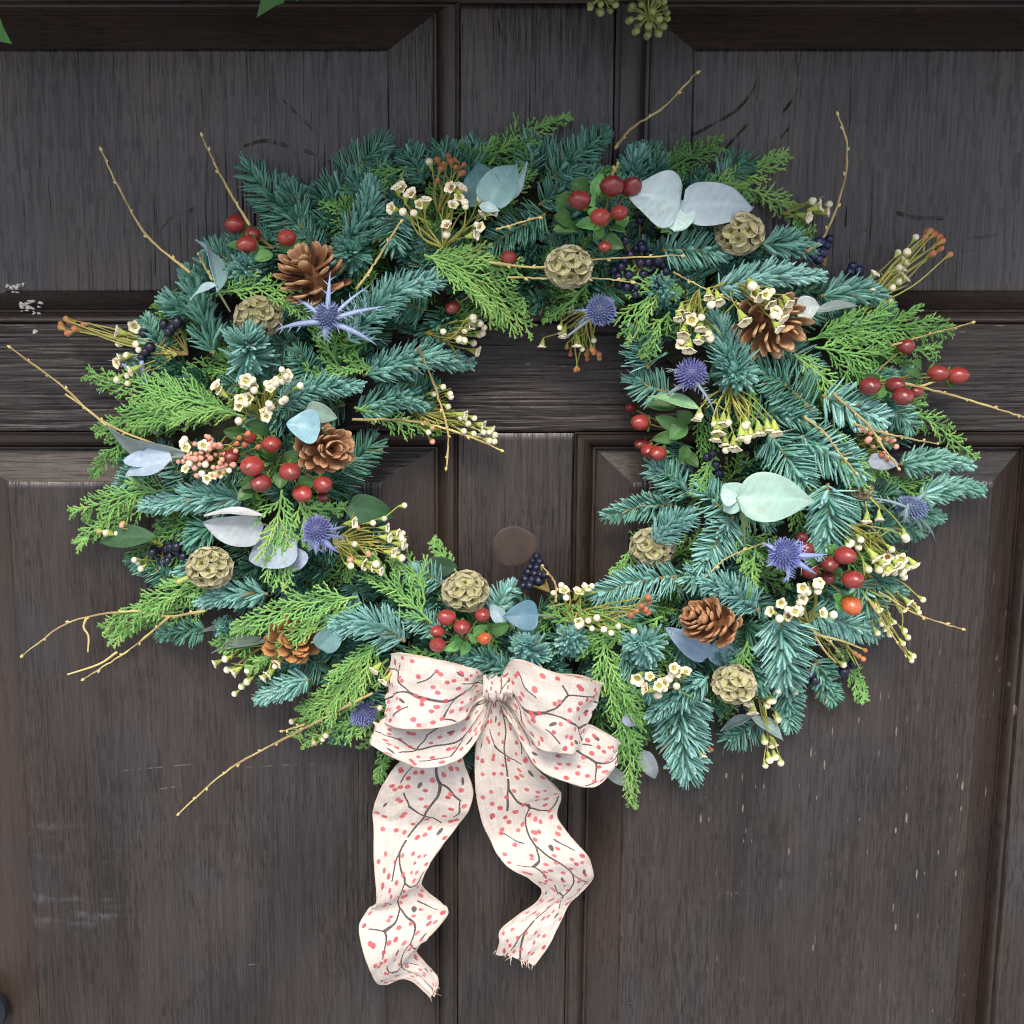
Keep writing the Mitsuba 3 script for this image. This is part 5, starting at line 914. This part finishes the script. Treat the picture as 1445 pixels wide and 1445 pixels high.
def ribbon_colour(p, n, uv):
    x = dr.clip(uv.x, 0, 1) * TILE_W
    yy = uv.y - dr.floor(uv.y / TILE_L) * TILE_L
    x0, y0 = x, yy
    x = x + 14 * (noise(uv.x * 5, uv.y * 0.035, 3.0) - .5); yy = yy + 12 * (noise(uv.x * 5, uv.y * 0.04, 8.0) - .5)
    weave = 0.5 + 0.25 * dr.sin(uv.x * 420) + 0.25 * dr.sin(uv.y * 2.6)
    slub = fbm(uv.x * 10, uv.y * 0.9, 2.0) * 0.5 + fbm(uv.x * 70, uv.y * 0.05, 6.0) * 0.5
    c = mix((0.49, 0.435, 0.39), (0.72, 0.68, 0.64), dr.clip(slub * 1.1 - .05, 0, 1)) * (0.93 + 0.07 * weave)
    br = mi.Float(0)
    for (a, b, w) in BR:
        ex, ey = b[0] - a[0], b[1] - a[1]
        t = dr.clip(((x - a[0]) * ex + (yy - a[1]) * ey) / (ex * ex + ey * ey), 0, 1)
        d = dr.sqrt(dr.square(x - a[0] - t * ex) + dr.square(yy - a[1] - t * ey))
        br = dr.maximum(br, smoothstep(w * .62, w * .35, d))
    dots = mi.Float(0); hue = mi.Float(0)
    for i, (a, b) in enumerate(DOTS):
        r = 3.1 + 1.1 * ((i * 37) % 10) / 10
        d = dr.sqrt(dr.square(x0 - a) + dr.square(y0 - b)); m = smoothstep(r + .8, r - .8, d)
        dots = dr.maximum(dots, m); hue = dr.select(d < r + 1, (i * 53 % 17) / 17.0, hue)
    lf = mi.Float(0)
    for (a, b) in LEAVES:
        d = dr.sqrt(dr.square((x - a) * 1.8 + (yy - b) * .5) + dr.square((yy - b) * .9)); lf = dr.maximum(lf, smoothstep(5.5, 4.5, d))
    worn = 0.80 + 0.2 * noise(uv.x * 120, uv.y * 0.7, 5.0)
    c = mix(c, (0.052, 0.036, 0.036), br * worn); c = mix(c, (0.075, 0.055, 0.055), lf * worn)
    c = mix(c, mix((0.46, 0.060, 0.075), (0.55, 0.13, 0.14), hue), dots * worn)
    edge = smoothstep(0.022, 0.012, dr.minimum(uv.x, 1 - uv.x))
    return mix(c, (0.62, 0.51, 0.42), edge)
def weave_h(p, n, uv): return 0.5 * dr.sin(uv.x * 420) + 0.5 * dr.sin(uv.y * 2.6) + 1.2 * noise(uv.x * 60, uv.y * .4)
scene['ribbon_cloth'] = two(bump(weave_h, 0.00016, {'type': 'principled', 'base_color': mikit.proc(ribbon_colour), 'roughness': 0.8, 'specular': 0.15, 'sheen': 0.25}))
bow = thing('ribbon_bow', 'cream ribbon bow printed with red berries on dark branches, long curled tails', 'bow')
def strip(name, pairs, off, n=60, nv=26, th=0.0007, sag=0.0, wob=0.0, label=None):
    """A ribbon through pairs of edge points ((px, py, h), (px, py, h))."""
    a = curve([P(*q[0]) for q in pairs], n); b = curve([P(*q[1]) for q in pairs], n)
    V = np.concatenate([[0, .012, .024], np.linspace(.06, .94, nv - 5), [.976, .988, 1]])
    mid = (a + b) / 2; s = np.concatenate([[0], np.cumsum(np.linalg.norm(np.diff(mid, axis=0), axis=1))]) / S
    pos = a[:, None] + (b - a)[:, None] * V[None, :, None]
    tn = unit(np.gradient(mid, axis=0)); sd = unit(b - a); nn = unit(np.cross(tn, sd))
    flip = np.where(nn[:, 1:2] > 0, -1.0, 1.0); 
    w = sag * np.sin(np.pi * V)[None, :] * np.ones((n, 1)) + wob * (meshkit.fbm(np.stack([np.broadcast_to(V * 2.2, (n, nv + 1)), np.broadcast_to(s[:, None] / 70, (n, nv + 1)), np.full((n, nv + 1), off * .1)], -1)) - .5) * 2 + wob * .55 * (meshkit.noise(np.stack([np.broadcast_to(V * 6 + s[:, None] / 60, (n, nv + 1)), np.broadcast_to(s[:, None] / 26 - V * 2, (n, nv + 1)), np.full((n, nv + 1), off * .3)], -1)) - .5) * 2
    pos = pos + (nn * flip)[:, None] * w[..., None]
    du, dv = np.gradient(pos, axis=0), np.gradient(pos, axis=1); nr = unit(np.cross(du, dv))
    hem = np.where(np.abs(V - .5) > .485, 2.0, 1.0)[None, :, None]
    top, bot = (pos + nr * hem * th / 2).reshape(-1, 3), (pos - nr * hem * th / 2).reshape(-1, 3)
    i, j = np.meshgrid(np.arange(n - 1), np.arange(nv), indexing='ij'); k = i * (nv + 1) + j
    q = np.stack([k, k + nv + 1, k + nv + 2, k + 1], -1).reshape(-1, 4); m = len(top)
    rim = np.concatenate([np.arange(nv + 1), np.arange(1, n) * (nv + 1) + nv, (n - 1) * (nv + 1) + np.arange(nv)[::-1], np.arange(1, n - 1)[::-1] * (nv + 1)]); r2 = np.roll(rim, -1)
    uv = np.stack([np.broadcast_to(V, (n, nv + 1)), np.broadcast_to(s[:, None] + off, (n, nv + 1))], -1).reshape(-1, 2)
    part(bow, name, (np.vstack([top, bot]), np.vstack([q, q[:, ::-1] + m, np.stack([rim, r2, r2 + m, rim + m], 1)])), 'ribbon_cloth', uv=np.vstack([uv, uv]), label=label)
Z = .056                         # the knot stands this far off the door
# left upper loop: front from the knot out to the fold, then back behind
strip('loop', [((690, 958, Z), (690, 982, Z)), ((680, 948, Z + .006), (676, 992, Z + .004)), ((650, 938, Z + .018), (650, 1016, Z + .018)), ((610, 929, Z + .024), (608, 1028, Z + .028)), ((570, 922, Z + .022), (562, 1026, Z + .026)), ((556, 922, Z + .010), (547, 1021, Z + .012)), ((562, 926, Z - .002), (552, 1020, Z - .002)), ((620, 944, Z - .006), (615, 1008, Z - .008)), ((690, 962, Z - .002), (690, 978, Z - .004))], 0, 140, wob=.0030, label='upper left loop of the bow')
# left lower loop
strip('loop', [((692, 975, Z - .002), (692, 990, Z)), ((668, 985, Z + .000), (680, 1030, Z + .004)), ((625, 1004, Z + .004), (650, 1070, Z + .010)), ((585, 1010, Z + .004), (600, 1084, Z + .012)), ((548, 1012, Z + .002), (566, 1074, Z + .014)), ((532, 1020, Z - .006), (526, 1052, Z + .008)), ((545, 1020, Z - .014), (534, 1040, Z - .006)), ((600, 1012, Z - .018), (590, 1056, Z - .018)), ((690, 974, Z - .008), (688, 992, Z - .008))], 130, 140, wob=.0028, label='lower left loop of the bow')
# right upper loop
strip('loop', [((708, 962, Z), (708, 984, Z)), ((718, 940, Z + .010), (724, 1004, Z + .008)), ((726, 930, Z + .020), (746, 1040, Z + .016)), ((748, 935, Z + .026), (758, 1057, Z + .024)), ((785, 950, Z + .029), (782, 1061, Z + .027)), ((822, 959, Z + .026), (803, 1061, Z + .024)), ((844, 964, Z + .014), (811, 1058, Z + .014)), ((846, 962, Z + .004), (816, 1050, Z + .004)), ((800, 952, Z - .004), (780, 1030, Z - .006)), ((708, 964, Z - .002), (708, 980, Z - .004))], 40, 140, wob=.0030, label='upper right loop of the bow')
# right lower loop
strip('loop', [((706, 976, Z - .002), (704, 990, Z)), ((740, 1000, Z + .000), (728, 1032, Z + .004)), ((790, 1020, Z + .004), (757, 1082, Z + .010)), ((830, 1022, Z + .004), (800, 1104, Z + .014)), ((868, 1042, Z - .004), (842, 1110, Z + .008)), ((870, 1048, Z - .012), (868, 1078, Z - .006)), ((830, 1022, Z - .018), (850, 1070, Z - .014)), ((770, 1000, Z - .016), (780, 1040, Z - .016)), ((706, 976, Z - .008), (706, 992, Z - .008))], 210, 140, wob=.0028, label='lower right loop of the bow')
# tails
strip('tail', [((676, 985, Z - .004), (700, 990, Z - .004)), ((622, 1040, .046), (668, 1050, .050)), ((566, 1074, .040), (653, 1068, .044)), ((540, 1108, .038), (668, 1118, .040)), ((526, 1144, .028), (656, 1150, .032)), ((527, 1166, .026), (640, 1172, .024)), ((528, 1215, .032), (612, 1210, .034)), ((531, 1276, .030), (596, 1240, .034)), ((521, 1283, .020), (600, 1256, .022)), ((507, 1304, .024), (625, 1276, .018)), ((509, 1330, .034), (632, 1290, .026)), ((520, 1366, .036), (607, 1320, .034)), ((532, 1388, .026), (591, 1338, .030)), ((546, 1392, .018), (588, 1344, .020)), ((572, 1380, .014), (606, 1366, .016)), ((598, 1400, .012), (616, 1378, .012)), ((606, 1408, .012), (619, 1390, .012))], 330, 240, wob=.0024, label='left hanging tail of the bow')
strip('tail', [((688, 988, Z - .002), (716, 988, Z - .002)), ((674, 1036, .052), (738, 1030, .050)), ((670, 1075, .048), (748, 1072, .046)), ((672, 1120, .044), (786, 1112, .036)), ((680, 1160, .034), (792, 1124, .028)), ((692, 1186, .030), (786, 1150, .022)), ((702, 1206, .034), (802, 1176, .030)), ((722, 1228, .040), (828, 1206, .034)), ((748, 1242, .036), (836, 1226, .028)), ((764, 1256, .026), (832, 1244, .018)), ((757, 1272, .020), (806, 1272, .014)), ((728, 1294, .024), (794, 1298, .016)), ((706, 1314, .030), (780, 1324, .020)), ((704, 1330, .030), (768, 1344, .020)), ((699, 1344, .026), (754, 1364, .020))], 470, 240, wob=.0024, label='right hanging tail of the bow')
# frayed tail ends
rg = rng_(); mb = MB()
for (p, q, hh) in (((606, 1406), (618, 1392), .012), ((699, 1343), (753, 1363), .023)):
    for _ in range(26):
        u = rg.random(); x, y = p[0] + (q[0] - p[0]) * u, p[1] + (q[1] - p[1]) * u
        b = P(x, y - 2, hh); d = unit(np.array([rg.normal(0, .35), rg.normal(0, .4), -1.0]))
        v, f, c = blades(b[None], d[None], np.array([[0, -1.0, 0]]), rg.uniform(3, 9) * S, .45 * S, rg.normal(0, .0012, (1, 3)), [1, 1, .8, .4], (.72, .62, .52), flat=.9); mb.add(v, f, c)
mb.to(bow, 'frayed_edge', 'paper', stuff=True)
# the gathered band round the middle
th_, zz = np.meshgrid(np.linspace(0, 2 * np.pi, 40), np.linspace(-1, 1, 12), indexing='ij')
kc = P(702, 970, Z + .006)
wr = 1 + .12 * np.sin(zz * 9 + th_ * 2) + .10 * np.sin(zz * 17 + 1.3 + th_) + .08 * meshkit.noise(np.stack([th_ * 2, zz * 5, zz * 0], -1))
kx, ky, kz = 19 * S * zz * 1.02, -0.011 * np.cos(th_) * wr * (1 - .25 * zz**2), 16.5 * S * np.sin(th_) * wr * (1 - .2 * zz**2)
v = np.stack([kx, ky, kz], -1).reshape(-1, 3) + kc
i, j = np.meshgrid(np.arange(39), np.arange(11), indexing='ij'); k = i * 12 + j
part(bow, 'knot', (v, np.stack([k, k + 12, k + 13, k + 1], -1).reshape(-1, 4)), 'ribbon_cloth', uv=np.stack([(zz * .5 + .5) * .9 + .05, 60 + th_ * 22], -1).reshape(-1, 2), label='gathered knot of the bow')

# ------------------------------------------------------------------ ivy hanging over the doorway
ivy = thing('ivy_plant', 'ivy hanging over the top of the door, leaf tips and a flower head showing', 'ivy')
def ivy_leaf(b, t, w, h, tone=1.0, up=(0, -1, .2)):
    b_, t_ = P(*b, h), P(*t, h + .004)
    ax = t_ - b_; L = np.linalg.norm(ax); a = ax / L; n = unit(np.array(up) - a * (np.array(up) @ a)); s = np.cross(n, a)
    out = np.array([(0, 0), (.10, .30), (.02, .62), (.22, .92), (.40, .55), (.52, .42), (.62, .62), (.72, .40), (.86, .20), (1.0, 0)])
    mb = MB(); rows = []
    for u, ww in zip(np.interp(np.linspace(0, 9, 28), np.arange(10), out[:, 0]), np.interp(np.linspace(0, 9, 28), np.arange(10), out[:, 1])):
        rows.append([b_ + ax * (u * (1 if abs(q) > 0 else 1)) + s * ww * w * S * q + n * (.10 * w * S * abs(q) * ww + .05 * L * math.sin(3.1 * u)) for q in (-1, -.5, 0, .5, 1)])
    v = np.array(rows).reshape(-1, 3); i, j = np.meshgrid(np.arange(27), np.arange(4), indexing='ij'); k = i * 5 + j
    q = np.stack([k, k + 5, k + 6, k + 1], -1).reshape(-1, 4)
    v2 = v + n * -.0005
    mb.add(np.vstack([v, v2]), np.vstack([q, q[:, ::-1] + len(v)]), np.array((0.040, 0.13, 0.030)) * tone * (.8 + .4 * meshkit.fbm(np.vstack([v, v2]) * 200))[:, None])
    mb.to(ivy, 'leaf', 'leaf')
ivy_leaf((425, -60), (362, 25), 26, .05, 1.1, (.5, -.8, .5)); ivy_leaf((-40, 10), (17, 62), 26, .05, 1.5, (-.6, -.8, .2)); ivy_leaf((470, -70), (418, 2), 30, .05, .9)
rg = rng_()  # unseen leaves above the view, added to shade the door's top
for _ in range(54):
    x, h = rg.uniform(1020, 1720), rg.uniform(.06, .19)
    y = rg.uniform(-210, -70) - 760 * max(0, h - .06)
    ivy_leaf((x, y), (x + rg.uniform(-50, 50), y + rg.uniform(35, 62)), rg.uniform(30, 46), h, rg.uniform(.7, 1.3), (rg.normal(0, .4), -1, rg.normal(.3, .3)))
for _ in range(46):
    x, h = rg.uniform(-260, 1720), rg.uniform(.03, .14)
    y = rg.uniform(-190, -62) - 700 * max(0, h - .06)
    ivy_leaf((x, y), (x + rg.uniform(-50, 50), y + rg.uniform(35, 62)), rg.uniform(28, 44), h, rg.uniform(.7, 1.3), (rg.normal(0, .4), -1, rg.normal(.3, .3)))
for i in range(4):
    x = -200 + 470 * i
    add_stem(ivy, [P(x, -120, .06), P(x + 200, -90, .07), P(x + 480, -115, .06)], 4, 3, (.10, .08, .04))
def umbel(cx, cy, root, n, r, h):
    c = P(cx, cy, h); r0 = P(*root, h - .004)
    u = numbered(f'{ivy}__flower_head'); mb = MB()
    mb.add(*tube(curve([r0, c], 8), 2.4 * S, 6), (.26, .32, .08))
    ds = unit(fib(n, -.9, 1) @ axis_frame([.3, -.7, -.5]).T)
    for d in ds:
        e = c + d * r * S
        mb.add(*tube(np.array([c, e]), 1.0 * S, 5), (.28, .34, .09))
        v, f = lathe(np.array([(.001, 1.0), (.35, .9), (.8, .45), (.9, 0), (.6, -.7), (.2, -1)]) * 5.2 * S * rg.uniform(.8, 1.15), 9)
        mb.add(put(v, e, d), f, np.array((.20, .24, .085)) * rg.uniform(.7, 1.3))
    scene[u] = painted(mb.mesh(), mb.col(), 'frond'); labels[u] = {'label': 'green ivy flower head hanging at the top edge'}
umbel(915, 22, (935, -40), 30, 24, .05); umbel(850, -6, (870, -60), 22, 20, .05)
add_stem(ivy, [P(935, -40, .046), P(950, -110, .05)], 3, 3, (.2, .2, .06))
